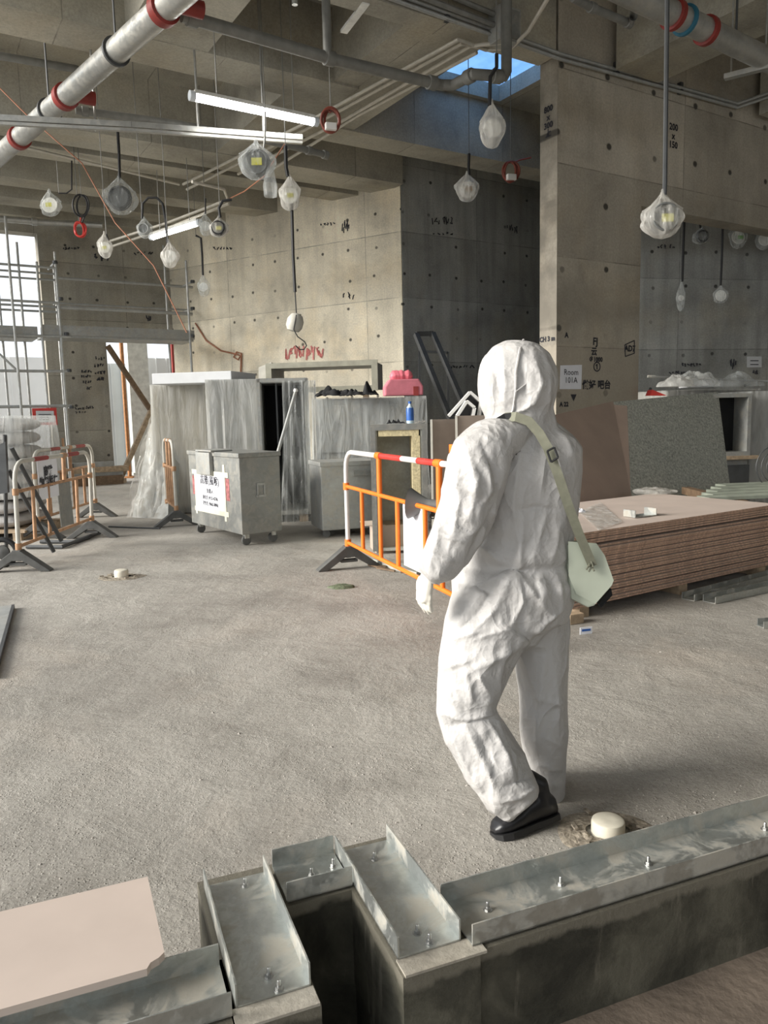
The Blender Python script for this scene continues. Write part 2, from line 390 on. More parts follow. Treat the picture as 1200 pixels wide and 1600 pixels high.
# ceiling slab with a square opening, in the building's own axes
HU0, HU1, HV0, HV1 = 7.4, 8.85, 8.8, 10.25
cb = MB()
def uvbox(b, u0, u1, v0, v1, z0, z1):
    c = UV((u0+u1)/2, (v0+v1)/2, (z0+z1)/2); return b.box((((u0+u1)/2), ((v0+v1)/2), (z0+z1)/2), (u1-u0, v1-v0, z1-z0))
for (a, b_, c_, d_) in ((-3, .2, -8, 6), (.2, HU0, -8, 18.4), (HU1, 20, -8, 18.4), (HU0, HU1, -8, HV0), (HU0, HU1, HV1, 18.4)):  # unseen left edge cut back to let sun and sky light in
    uvbox(cb, a, b_, c_, d_, ZSLAB, ZSLAB+.25)
ceil_o = cb.build('ceiling', 'concrete_soffit', world=False); ceil_o.rotation_euler = (0, 0, rz_of(58)); struct(ceil_o, 'cast concrete slab soffit with deep downstand beams')
def beam(u0, u1, v0, v1, z0=ZS, mat='concrete_soffit'):
    b = MB(); uvbox(b, u0, u1, v0, v1, z0, ZSLAB+.02); o = b.build('beam', mat, world=False); o.parent = ceil_o; return o
for v0_, v1_ in ((-7.6, -7.2), (-3.2, -2.6), (1.2, 1.8)): beam(-3, 20, v0_, v1_)
beam(.2, 7.0, 7.08, 7.38)                      # runs into the blade wall
beam(.2, 5.4, 9.02, 9.66); beam(5.4, 20, 10.35, 10.9)
beam(.2, 8.2, 12.2, 12.95); beam(.2, 8.2, 13.2, 13.75)
beam(.2, 7.6, 15.0, 15.55); beam(.2, 7, 16.3, 16.9); beam(.2, 7, 17.6, 18.0)
beam(2.45, 3.38, 5.0, 9.02, ZS+.012); beam(4.62, 5.39, 9.66, 12.2, ZS+.012); beam(5.04, 6.1, 7.38, 10.35, ZS+.026)
beam(7.95, 8.75, 1.8, 7.0, ZS+.012); beam(11.0, 11.8, 1.8, 7.0, ZS+.012)
beam(-3.5, -3.0, -8, 6)

def wall_obj(name, ang, P, boxes, mat, label):
    """boxes in wall frame: (x0, x1, z0, z1) solid pieces, thickness t away from the viewer along +y"""
    b = MB()
    for (x0, x1, z0, z1, t) in boxes: b.box(((x0+x1)/2, t/2, (z0+z1)/2), (x1-x0, abs(t), z1-z0))
    o = b.build(name, mat, world=False); o.location = P; o.rotation_euler = (0, 0, rz_of(ang)); return struct(o, label)

def hpx(x, y, P0, ang):
    """photo point -> point on vertical wall plane through P0 with compass angle ang"""
    a = R(ang); n = Vector((math.cos(a), -math.sin(a), 0)); return on_plane(x, y, P0, n)

# angled wall, its colour lifted to look sunlit
PL = Vector((.44, 14.85, 0)); ANG_L = 122.0     # direction from far-left to near-right
PL0 = PL - Vector((math.sin(R(ANG_L)), math.cos(R(ANG_L)), 0))*6.2
wall_back = wall_obj('wall_back', ANG_L, PL0, [(0, 6.2, 0, ZSLAB, .3)], 'concrete_wall_lit', 'concrete wall coloured bright as if sunlit, with form joints, tie holes and red scrawl')
# dark wall behind the blade wall
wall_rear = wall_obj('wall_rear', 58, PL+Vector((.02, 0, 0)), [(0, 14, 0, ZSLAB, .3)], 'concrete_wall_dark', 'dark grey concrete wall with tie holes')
# left wall : window opening, pier, doorway
PW = UV(4.5, 17.95, 0)
def uleft(x, y=600):
    p = hpx(x, y, PW, 58); return (p-PW).dot(D1)
xw, xd0, xd1 = uleft(76), uleft(170), uleft(286)
wall_left = wall_obj('wall_left', 58, PW, [(-16, xw-5, 0, ZSLAB, .35), (xw-5, xw, 0, .85, .35), (xw-5, xw, 5.35, ZSLAB, .35), (xw, xd0, 0, ZSLAB, .35),
    (xd0, xd1, 3.25, ZSLAB, .35), (xd1, xd1+1.2, 0, ZSLAB, .35)], 'concrete_wall', 'grey concrete wall with a window opening and a doorway')
# blade wall with lintel over the right-hand opening
PB = UV(7.05, 7.10, 0)
def ublade(x, y=400): return (hpx(x, y, PB, 58)-PB).dot(D1)
xo = ublade(1001)
zl = hpx(1003, 322, PB, 58).z
wall_right = wall_obj('wall_right', 58, PB, [(0, xo, 0, ZSLAB, .30), (xo, 9, zl, ZSLAB, .30), (6.2, 9, 0, zl, .30)], 'concrete_wall_smooth', 'smooth brownish concrete blade wall and lintel')
# far wall of the room beyond the opening, and the unseen closing walls
PF = Dp(1100, 500, 13.6); PF.z = 0
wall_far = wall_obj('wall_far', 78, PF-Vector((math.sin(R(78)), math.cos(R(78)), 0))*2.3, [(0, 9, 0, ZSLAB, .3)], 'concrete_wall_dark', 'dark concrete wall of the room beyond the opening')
wall_behind = wall_obj('wall_behind', 58, UV(-8, -7.6), [(6, 28, 0, 3.4, -.3)], 'concrete_wall', 'added concrete wall behind the camera, unseen, limiting the light')  # added out of view, height set to control light from behind
wall_side = wall_obj('wall_side', -32, UV(17, -8), [(0, 21, 0, ZSLAB, -.3)], 'concrete_wall', 'concrete wall closing the right side')

# kerb with recess, in its own axes (68.5 deg)
kb = MB(); KZ = .25
for (a0, a1, b0, b1) in ((-1.4, .205, 1.335, 1.53), (.195, .365, 1.325, 1.83), (.365, .54, 1.645, 1.83), (.54, .72, 1.325, 1.83), (.72, 3.2, 1.335, 1.515)):
    kb.box(((a0+a1)/2, (b0+b1)/2, KZ/2), (a1-a0, b1-b0, KZ))
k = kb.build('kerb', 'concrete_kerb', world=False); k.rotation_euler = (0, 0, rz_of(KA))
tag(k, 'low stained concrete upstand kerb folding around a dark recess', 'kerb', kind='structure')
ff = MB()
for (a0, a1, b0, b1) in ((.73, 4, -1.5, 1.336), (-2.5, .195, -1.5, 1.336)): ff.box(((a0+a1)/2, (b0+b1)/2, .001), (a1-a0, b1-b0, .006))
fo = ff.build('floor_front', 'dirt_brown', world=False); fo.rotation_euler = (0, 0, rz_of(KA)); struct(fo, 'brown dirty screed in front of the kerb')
sh0 = MB()
for q_ in ((.34, .36, .93, 1.67), (.545, .565, .93, 1.67), (.36, .545, .93, .95), (.36, .545, 1.65, 1.67)): sh0.box(((q_[0]+q_[1])/2, (q_[2]+q_[3])/2, -.402), (q_[1]-q_[0], q_[3]-q_[2], .80))
sh0.box((.4525, 1.3, -.81), (.225, .74, .02))
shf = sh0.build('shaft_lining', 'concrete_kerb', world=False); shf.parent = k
for nm, (a0, a1, b0, b1) in (('kerb_cap', (.545, .735, 1.323, 1.375)), ('kerb_cap', (.198, .362, 1.323, 1.375))):
    c = MB().box(((a0+a1)/2, (b0+b1)/2, KZ+.002), (a1-a0, b1-b0, .006)).build(nm, 'concrete_kerb_top', world=False); c.parent = k

# ================================================================ KERB CHANNELS
def channel(name, label, a0, a1, b0, b1, along, z=KZ+.006, fl=.05, mat='galvanised', bolts=(), open_far=True):
    """U channel lying web-down; along 'a' or 'b' = its length direction in kerb axes"""
    base = KP((a0+a1)/2, (b0+b1)/2, z)
    t = thing(name, label, 'metal channel', base, rz_of(KA), 'galvanised channels on the kerb')
    la, lb = a1-a0, b1-b0; th = .0035
    MB().box((0, 0, th/2), (la, lb, th)).build('web', mat, t, world=False)
    for s_ in (-1, 1):
        if along == 'a': MB().box((0, s_*(lb/2-th/2), fl/2), (la, th, fl)).build('flange', mat, t, world=False)
        else: MB().box((s_*(la/2-th/2), 0, fl/2), (th, lb, fl)).build('flange', mat, t, world=False)
    for (ba, bb) in bolts:
        x, y = ba-(a0+a1)/2, bb-(b0+b1)/2
        q = MB().lathe([(.011, th), (.011, .0045)], 14, (x, y, 0)).lathe([(.0075, .0045), (.0075, .011)], 6, (x, y, 0)).lathe([(.004, .011), (.004, .022), (.0028, .024)], 10, (x, y, 0))
        q.build('anchor_bolt', 'bolt_steel', t, world=False, smooth=True)
    return t
def kab(x, y, z=KZ+.006):
    p = Zp(x, y, z); return p.dot(KE1), p.dot(KE2)
channel('kerb_channel', 'long galvanised steel channel bolted along the kerb beside the round floor cap', .712, 3.2, 1.345, 1.503, 'a', bolts=[kab(762, 1424), kab(876, 1384), kab(1013, 1352), kab(1195, 1298)])
channel('kerb_channel', 'short dusty galvanised channel with raised flange between recess and long kerb channel', .548, .697, 1.372, 1.80, 'b', bolts=[kab(585, 1345), kab(652, 1460), kab(671, 1474)])
channel('kerb_channel', 'shortest galvanised channel at the back of the dark recess', .381, .545, 1.652, 1.806, 'a', bolts=[kab(487, 1370), kab(521, 1355)])
channel('kerb_channel', 'short mud-smeared galvanised channel beside the recess, next to the loose board', .206, .358, 1.374, 1.79, 'b', bolts=[kab(383, 1386), kab(420, 1528), kab(436, 1548)])
channel('kerb_channel', 'long galvanised channel partly under the loose pink-brown board', -1.3, .196, 1.357, 1.507, 'a', bolts=[(-.9, 1.43)])
# loose board over the left channel, with a clipped corner
bz = KZ+.06
poly = [(-1.3, 1.62), (.078, 1.815), (.087, 1.50), (.075, 1.485), (.058, 1.478), (.05, 1.462), (-1.3, 1.455)]
poly = [(-1.3, 1.80), (.078, 1.815), (.087, 1.50), (.075, 1.487), (.058, 1.478), (.05, 1.462), (-1.3, 1.455)]
lb = thing('loose_board', 'pink-brown board with a clipped corner lying over the kerb channel', 'board', KP(-.3, 1.63, bz))
MB().prism([KP(a, b, bz+(1.46-b)*.06) for a, b in poly], (0, 0, .016)).build('panel', ['board_face'], lb)
MB().box(KP(-.25, 1.70, .15), (.30, .07, .28), rz_of(KA)).build('batten', 'wood', lb)

# ================================================================ PERSON
def rings_loft(b, rings, n=20):
    """rings: (px, py, halfwidth px, depth Y, r2 metres) -> closed lofted tube"""
    cs = [Dp(r[0], r[1], r[3]) for r in rings]; vs = []; fs = []
    for i, (c, r) in enumerate(zip(cs, rings)):
        t = (cs[min(i+1, len(cs)-1)]-cs[max(i-1, 0)]).normalized()
        view = Vector((c.x, c.y, c.z-CH)).normalized()
        x = t.cross(view)
        if x.length < .2: x = Vector((1, 0, 0))
        x.normalize(); y = x.cross(t).normalized(); hw = px2m(r[2], r[3])
        for j in range(n):
            a = 2*math.pi*j/n; vs.append(c + x*(math.cos(a)*hw) + y*(math.sin(a)*r[4]))
    for i in range(len(rings)-1):
        for j in range(n): fs.append((i*n+j, i*n+(j+1) % n, (i+1)*n+(j+1) % n, (i+1)*n+j))
    fs += [tuple(range(n-1, -1, -1)), tuple((len(rings)-1)*n+j for j in range(n))]
    b.add(vs, fs)
def remesh(mb, voxel, smooth_it, post=None):
    me = bpy.data.meshes.new('t'); me.from_pydata([tuple(v) for v in mb.v], [], mb.f)
    bm = bmesh.new(); bm.from_mesh(me); bmesh.ops.recalc_face_normals(bm, faces=bm.faces); bm.to_mesh(me); bm.free()
    ob = bpy.data.objects.new('t', me); COL.objects.link(ob)
    md = ob.modifiers.new('r', 'REMESH'); md.mode = 'VOXEL'; md.voxel_size = voxel
    sm = ob.modifiers.new('s', 'SMOOTH'); sm.factor = .5; sm.iterations = smooth_it
    dg = bpy.context.evaluated_depsgraph_get(); out = bpy.data.meshes.new_from_object(ob.evaluated_get(dg))
    bpy.data.objects.remove(ob)
    if post: post(out)
    out.polygons.foreach_set('use_smooth', [True]*len(out.polygons))
    return out
def mesh_obj(name, me, mat, parent, label=None):
    off = Vector((0, 0, 0)); p = parent
    while p: off += p.location; p = p.parent
    for v in me.vertices: v.co -= off
    me.materials.clear(); me.materials.append(M(mat)); o = bpy.data.objects.new(name, me); COL.objects.link(o); o.parent = parent
    if label: o['label'] = label
    return o

person = thing('person', 'person in white hooded coverall walking away, canvas bag across the back', 'person', (.52, 2.58, 0))
PY = 2.58
sb = MB()
rings_loft(sb, [(806, 533, 16, PY, .035), (806, 540, 34, PY, .075), (807, 556, 50, PY, .105), (808, 580, 59, PY, .125), (809, 604, 61, PY, .128), (810, 626, 58, PY, .122), (813, 646, 51, PY, .108), (816, 662, 52, PY, .10), (816, 690, 56, PY, .10)])
rings_loft(sb, [(816, 655, 40, PY, .07), (815, 668, 66, PY, .10), (812, 684, 88, PY+.01, .12), (813, 706, 95, PY+.01, .135), (815, 740, 94, PY+.01, .15), (815, 790, 88, PY+.01, .15), (813, 840, 81, PY+.01, .145), (810, 868, 85, PY, .15), (806, 884, 86, PY, .142),
    (803, 893, 92, PY, .158), (802, 906, 97, PY, .168), (800, 930, 95, PY, .165), (796, 965, 92, PY, .155), (800, 992, 66, PY, .10), (808, 1006, 34, PY+.01, .05)])
rings_loft(sb, [(772, 930, 62, 2.54, .12), (757, 985, 66, 2.52, .13), (743, 1040, 58, 2.51, .125), (735, 1078, 52, 2.50, .118), (731, 1108, 48, 2.50, .112), (741, 1138, 49, 2.48, .112), (757, 1168, 50, 2.47, .11), (777, 1204, 50, 2.45, .108), (797, 1236, 46, 2.43, .10), (813, 1254, 37, 2.42, .085)])
rings_loft(sb, [(838, 930, 50, 2.66, .13), (846, 1000, 44, 2.68, .125), (848, 1060, 40, 2.68, .115), (849, 1110, 38, 2.68, .11), (851, 1160, 36, 2.68, .105), (855, 1205, 30, 2.68, .10), (861, 1238, 22, 2.68, .095), (863, 1256, 19, 2.67, .09)])
rings_loft(sb, [(800, 678, 24, 2.54, .09), (768, 690, 36, 2.49, .10), (750, 712, 44, 2.46, .098), (742, 750, 44, 2.44, .095), (732, 790, 42, 2.43, .092), (716, 830, 38, 2.42, .09), (700, 862, 33, 2.41, .08), (683, 886, 25, 2.40, .062), (670, 898, 17, 2.40, .042)])
rings_loft(sb, [(850, 684, 30, 2.64, .09), (872, 706, 34, 2.70, .095), (874, 745, 33, 2.76, .09), (868, 790, 30, 2.82, .085), (846, 818, 26, 2.90, .07), (815, 828, 20, 2.96, .055), (790, 826, 16, 3.0, .045)])
def wrinkle(me):
    me.update()
    ns = [v.normal.copy() for v in me.vertices]
    elbow = Dp(735, 800, 2.42); knee = Dp(735, 1105, 2.5); crotch = Dp(824, 1006, 2.5); waist = Dp(808, 885, 2.5); cuff = Dp(690, 880, 2.4)
    hem = Dp(800, 1240, 2.44); sh = Dp(760, 700, 2.46); hem2 = Dp(856, 1230, 2.6); back = Dp(850, 760, 2.45)
    for v, n in zip(me.vertices, ns):
        p = v.co
        q = Vector((p.x*6.2, p.y*6.2, p.z*3.4))
        wv = noise.noise_vector(q*.6)*.45
        rdg = 1-abs(noise.noise(q+wv))*2.0
        r2 = 1-abs(noise.noise(q*2.2+wv*1.7+Vector((7, 3, 1))))*2.0
        k = .45
        for c, s_ in ((elbow, .16), (knee, .17), (crotch, .14), (cuff, .12), (hem, .13), (sh, .16), (hem2, .12)):
            k += .75*math.exp(-((p-c).length/s_)**2)
        if p.z > waist.z+.38: k *= .75
        d = (.0125*max(rdg, -.4)*k + .0055*max(r2, -.5)*k) - .004*k
        # gathered elastic at the waist
        dz = (p.z-waist.z)/.018
        if (p.xy-Vector((.5, 2.58))).length < .33:
            d += (-.012*math.exp(-dz*dz) + .008*math.exp(-((p.z-waist.z+.06)/.05)**2)*noise.noise(Vector((p.x*22, p.y*22, 0)))*2)
        v.co = p + n*d
import numpy as np
FOLDS = [([(752, 690), (772, 735), (783, 772)], -.014, 7), ([(783, 772), (764, 812), (743, 849), (728, 884)], -.014, 7), ([(730, 700), (745, 750), (735, 812)], .013, 8), ([(714, 722), (720, 785), (704, 850)], .012, 7), ([(762, 712), (766, 765), (748, 800)], .012, 8),
 ([(700, 752), (735, 768)], .010, 6), ([(693, 792), (738, 815)], .011, 6), ([(684, 832), (724, 848)], .011, 6), ([(670, 864), (712, 880)], .011, 6), ([(690, 795), (686, 840), (672, 885)], .010, 6), ([(720, 770), (760, 790)], -.008, 5), ([(700, 815), (742, 835)], -.009, 5),
 ([(812, 705), (802, 790), (815, 882)], .012, 9), ([(866, 700), (880, 755), (884, 820)], .012, 8), ([(792, 800), (840, 792), (886, 800)], -.009, 8), ([(818, 810), (812, 884)], .012, 6), ([(742, 848), (802, 886)], .012, 8), ([(856, 790), (830, 880)], .010, 7), ([(874, 820), (862, 880)], .011, 7), ([(770, 862), (800, 884)], -.009, 6),
 ([(803, 890), (772, 955), (738, 990)], .014, 9), ([(803, 890), (817, 940), (790, 992)], .015, 8), ([(803, 890), (728, 928)], .013, 8), ([(803, 890), (862, 962)], .011, 8), ([(780, 900), (752, 950), (712, 990)], -.011, 8), ([(840, 895), (850, 940)], .010, 7), ([(872, 898), (878, 950)], .012, 7), ([(740, 905), (712, 950)], .010, 7),
 ([(824, 1004), (790, 982), (742, 1000)], .013, 8), ([(824, 1004), (852, 972), (880, 950)], .013, 7), ([(824, 1004), (772, 1032), (730, 1050)], .012, 9), ([(824, 1004), (850, 1010)], .010, 6), ([(700, 1000), (762, 984)], .011, 7), ([(690, 1045), (740, 1030)], .012, 8),
 ([(686, 1112), (730, 1126), (776, 1112)], .015, 8), ([(700, 1134), (762, 1122)], -.010, 6), ([(728, 1044), (738, 1098)], .011, 7), ([(746, 1052), (764, 1082)], .012, 6), ([(700, 1060), (712, 1104)], .011, 7), ([(728, 1132), (756, 1190), (780, 1244)], .014, 8), ([(760, 1122), (792, 1180), (806, 1226)], .012, 8), ([(708, 1152), (738, 1210), (762, 1250)], .011, 7), ([(744, 1140), (772, 1200)], -.010, 6),
 ([(775, 1252), (812, 1246), (850, 1222)], .012, 6), ([(780, 1232), (835, 1212)], -.009, 6), ([(806, 1040), (808, 1120), (832, 1186)], .012, 7), ([(850, 1028), (841, 1110), (838, 1172)], .013, 8), ([(868, 1050), (872, 1150)], .011, 7), ([(842, 1196), (874, 1204)], .012, 6), ([(846, 1150), (880, 1168)], .010, 6), ([(838, 1090), (884, 1102)], .010, 7), ([(856, 1222), (878, 1232)], .009, 5),
 ([(758, 560), (764, 600), (770, 642)], .009, 7), ([(786, 545), (790, 600), (788, 640)], .009, 7), ([(832, 550), (846, 598), (834, 630), (804, 648)], .012, 7), ([(858, 590), (856, 642)], .009, 7), ([(772, 580), (782, 620)], -.007, 5), ([(815, 570), (822, 620)], -.007, 6), ([(750, 676), (770, 690)], .009, 6), ([(880, 680), (898, 720)], .011, 7)]
def fold_mesh(me):
    wrinkle(me); me.update()
    n = len(me.vertices); P = np.empty(n*3); Nn = np.empty(n*3); me.vertices.foreach_get('co', P); me.vertices.foreach_get('normal', Nn)
    P = P.reshape(-1, 3); Nn = Nn.reshape(-1, 3)
    V = P-np.array(CP); wz = V@np.array(fw); X = 600+FPX*(V@np.array(rt))/wz; Yp = 800-FPX*(V@np.array(upv))/wz
    facing = np.clip(-(Nn*V).sum(1)/np.linalg.norm(V, axis=1)*1.8, 0, 1)
    D = np.zeros(n)
    for pts, amp, wd in FOLDS:
        dm = np.full(n, 1e9); tt = np.zeros(n); k_ = len(pts)-1
        for i_ in range(k_):
            (ax_, ay_), (bx_, by_) = pts[i_], pts[i_+1]; dx, dy = bx_-ax_, by_-ay_
            t_ = np.clip(((X-ax_)*dx+(Yp-ay_)*dy)/(dx*dx+dy*dy), 0, 1); d_ = np.hypot(X-ax_-t_*dx, Yp-ay_-t_*dy)
            m_ = d_ < dm; dm = np.where(m_, d_, dm); tt = np.where(m_, (i_+t_)/k_, tt)
        fall = np.sin(np.pi*(.12+.76*tt))
        D += amp*1.15*fall*np.exp(-np.abs(dm/(wd*.72)))
    P += Nn*(np.clip(D, -.02, .02)*facing)[:, None]
    me.vertices.foreach_set('co', P.ravel())
suit = mesh_obj('coverall', remesh(sb, .0068, 6, fold_mesh), 'suit_white', person, 'white crinkled hooded coverall with elasticated waist')
# hood seams and back seam
def ppath(pts): return [Dp(x, y, Y) for x, y, Y in pts]
MB().tube(ppath([(818, 531, 2.55), (812, 548, 2.475), (806, 580, 2.455), (806, 612, 2.455), (802, 640, 2.47), (795, 655, 2.49)]), .004, 6).build('hood_seam', 'suit_white', suit, True)
MB().tube(ppath([(806, 612, 2.452), (822, 600, 2.46), (838, 578, 2.475), (836, 560, 2.48)]), .003, 6).build('hood_seam', 'suit_white', suit, True)
# face inside the hood (turned away from the photo)
fdir = Vector((-.72, .69, 0)); sdir = Vector((-.69, -.72, 0)); hc = Dp(808, 600, PY)
fb = MB()
def headpt(a, b):
    th = (a-.5)*math.pi*1.1; ph = (b-.5)*math.pi*.9
    x = math.sin(th)*math.cos(ph)*.075; y = math.cos(th)*math.cos(ph)*.095; z = math.sin(ph)*.11
    nose = math.exp(-(x/.014)**2-((z+.012)/.024)**2)*.024
    eye = -math.exp(-((abs(x)-.032)/.014)**2-((z-.018)/.012)**2)*.008
    mouth = math.exp(-(x/.026)**2-((z+.058)/.008)**2)*.006
    return hc + fdir*(.035+y+nose+eye+mouth) + sdir*x + Vector((0, 0, z))
fb.grid(headpt, 33, 33); fb.build('face', 'skin', person, True)
hr = MB(); hr.tube([hc+fdir*(.098)+sdir*(math.cos(t)*.073)+Vector((0, 0, math.sin(t)*.105)) for t in [2*math.pi*i/28 for i in range(28)]], .010, 8, closed=True); hr.build('hood_rim', 'suit_white', suit, True)
# gloved hands
def hand(parent, wrist, wd, palm_n, k=1.0, curl=.5):
    """wd: direction wrist->fingers, palm_n: palm normal"""
    wd = wd.normalized(); pn = (palm_n-wd*palm_n.dot(wd)).normalized(); sd = wd.cross(pn)
    hb = MB()
    hb.tube([wrist-wd*.03, wrist, wrist+wd*.03, wrist+wd*.075, wrist+wd*.092], .03, 10, radii=[.026*k, .027*k, .033*k, .036*k, .026*k])
    for i, (o_, ln) in enumerate(((-.030, .066), (-.010, .077), (.011, .073), (.029, .058))):
        p = wrist + wd*.08*k + sd*o_*k; d = wd.copy(); pts = [p-wd*.02]; a = 0
        for sgm, fr in enumerate((.42, .33, .27)):
            a += curl*(.35 if sgm == 0 else .55); dd = wd*math.cos(a)+pn*math.sin(a); pts.append(pts[-1]+dd*ln*fr*k*1.15)
        hb.tube(pts, .009, 8, radii=[.0105*k, .010*k, .0092*k, .007*k])
    p = wrist + wd*.025*k - sd*.028*k
    hb.tube([p, p-sd*.018*k+wd*.025*k+pn*.012*k, p-sd*.022*k+wd*.05*k+pn*.022*k, p-sd*.016*k+wd*.068*k+pn*.03*k], .011, 8, radii=[.014*k, .012*k, .011*k, .008*k])
    for v_ in hb.v:
        dv = (v_-wrist).dot(pn)
        if (v_-wrist).dot(wd) < .082*k: v_ -= pn*dv*.42
    return mesh_obj('glove', remesh(hb, .0038, 2), 'glove_fabric', parent, 'off-white fabric work glove')
w1 = Dp(668, 898, 2.40)
hand(person, w1, Dp(660, 945, 2.42)-w1, Vector((.75, .5, 0)), 1.0, .42)
w2 = Dp(795, 826, 3.0)
hand(person, w2, Vector((-.75, .3, -.35)), Vector((.1, -.3, -1)), .92, .7)
# shoes
def shoe(toe, heel, ank, name='shoe'):
    ax = (toe-heel); ln = ax.length; ax.normalize()
    up = (ank-heel-ax*(ank-heel).dot(ax)).normalized(); sd = ax.cross(up)
    sh_ = MB(); n = 16; vs = []
    prof = [(-.02, .020, .030, .012), (0, .034, .07, .0), (.10, .041, .088, 0), (.28, .042, .098, 0), (.45, .042, .085, 0), (.60, .047, .068, 0), (.78, .049, .056, 0), (.92, .040, .045, .003), (1.0, .020, .026, .008)]
    for (t, hw, ht, b0) in prof:
        for j in range(n):
            a = 2*math.pi*j/n; cx, sy = math.cos(a), math.sin(a)
            x = math.copysign(abs(cx)**.75, cx)*hw; y = b0+(ht-b0)*(.5+.5*math.copysign(abs(sy)**.8, sy))
            vs.append(heel+ax*(t*ln)+sd*x+up*y)
    fs = [(i*n+j, i*n+(j+1) % n, (i+1)*n+(j+1) % n, (i+1)*n+j) for i in range(len(prof)-1) for j in range(n)] + [tuple(range(n-1, -1, -1)), tuple((len(prof)-1)*n+j for j in range(n))]
    sh_.add(vs, fs)
    c0 = heel+ax*ln*.2+up*.05
    sh_.tube([c0, c0+up*.06, ank+up*.04], .045, 14, radii=[.042, .043, .046])
    o = mesh_obj(name, remesh(sh_, .006, 4), 'shoe_leather', person, 'black leather shoe')
    so_ = MB(); pts = [(-.02, .022), (0, .036), (.15, .043), (.4, .042), (.62, .050), (.8, .051), (.94, .040), (1.01, .018)]
    pl = [heel+ax*(t*ln)+sd*w_ for t, w_ in pts] + [heel+ax*(t*ln)-sd*w_ for t, w_ in reversed(pts)]
    so_.prism([p-up*.012 for p in pl], up*.020).build('sole', 'rubber_black', o)
shoe(Dp(771, 1306, 2.37), Dp(866, 1271, 2.47), Dp(826, 1240, 2.45))
h2 = Dp(862, 1262, 2.68); h2.z = .014
t2 = h2 + Vector((-.19, .17, 0))
shoe(t2, h2, h2+Vector((-.035, .03, .12)))

# ---------------------------------------------------------------- shoulder bag
bag = thing('shoulder_bag', 'pale green-white canvas shoulder bag hanging behind the person in coverall', 'bag', Dp(925, 945, 2.50))
BY = 2.47
out = [(890, 852), (931, 850), (944, 868), (960, 908), (957, 916), (929, 947), (920, 950), (893, 936)]
bb = MB(); front = [Dp(x, y, BY) for x, y in out]; back_off = Vector((-.02, .085, 0))
bb.prism(front, back_off)
bo = bb.build('bag_body', 'bag_canvas', bag, smooth=False, bevel=.008)
fp = [(888, 846), (932, 849), (945, 868), (959, 907), (956, 914), (930, 944), (900, 928), (889, 900)]
MB().prism([Dp(x, y, BY-.006) for x, y in fp], Vector((0, .004, 0))).build('flap', 'bag_canvas', bag)
MB().prism([Dp(x, y, BY+.05) for x, y in ((935, 944), (955, 920), (957, 930), (939, 950))], Vector((0, .03, 0))).build('base_trim', 'cloth_black', bag)
def ribbon(b, pts, wd, th=.003, nrm=None):
    pts = [Vector(p) for p in pts]; vs = []
    for i, p in enumerate(pts):
        t = (pts[min(i+1, len(pts)-1)]-pts[max(i-1, 0)]).normalized(); n = nrm or (Vector((p.x, p.y, p.z-CH)).normalized()*-1)
        s_ = t.cross(n).normalized(); n2 = s_.cross(t)
        vs += [p-s_*wd/2, p+s_*wd/2, p+s_*wd/2+n2*th, p-s_*wd/2+n2*th]
    fs = [(i*4+a, i*4+(a+1) % 4, i*4+4+(a+1) % 4, i*4+4+a) for i in range(len(pts)-1) for a in range(4)] + [(3, 2, 1, 0), tuple(len(vs)-4+a for a in range(4))]
    b.add(vs, fs)
sp = [(790, 652, 2.475), (806, 651, 2.44), (826, 658, 2.432), (842, 676, 2.424), (856, 700, 2.414), (872, 742, 2.41), (888, 790, 2.415), (905, 835, 2.43), (926, 884, 2.455)]
rb = MB(); ribbon(rb, ppath(sp), .030); rb.build('strap', 'strap', bag)
rb = MB(); ribbon(rb, ppath([(776, 660, 2.47), (790, 652, 2.47), (800, 651, 2.455)]), .026); rb.build('strap_end', 'cloth_black', bag)
bk = MB(); bp = [Dp(x, y, 2.40) for x, y in ((855, 705), (866, 699), (872, 715), (861, 722))]
for i in range(4): bk.tube([bp[i], bp[(i+1) % 4]], .0035, 8)
bk.build('buckle', 'rubber_black', bag, True)
kn = MB()
for i in range(5):
    p = Dp(925+random.uniform(-4, 4), 880+random.uniform(-5, 8), 2.45); kn.tube([p, p+Vector((random.uniform(-.015, .015), -.01, random.uniform(-.02, .01)))], .003, 6)
kn.build('strap_knot', 'strap', bag)

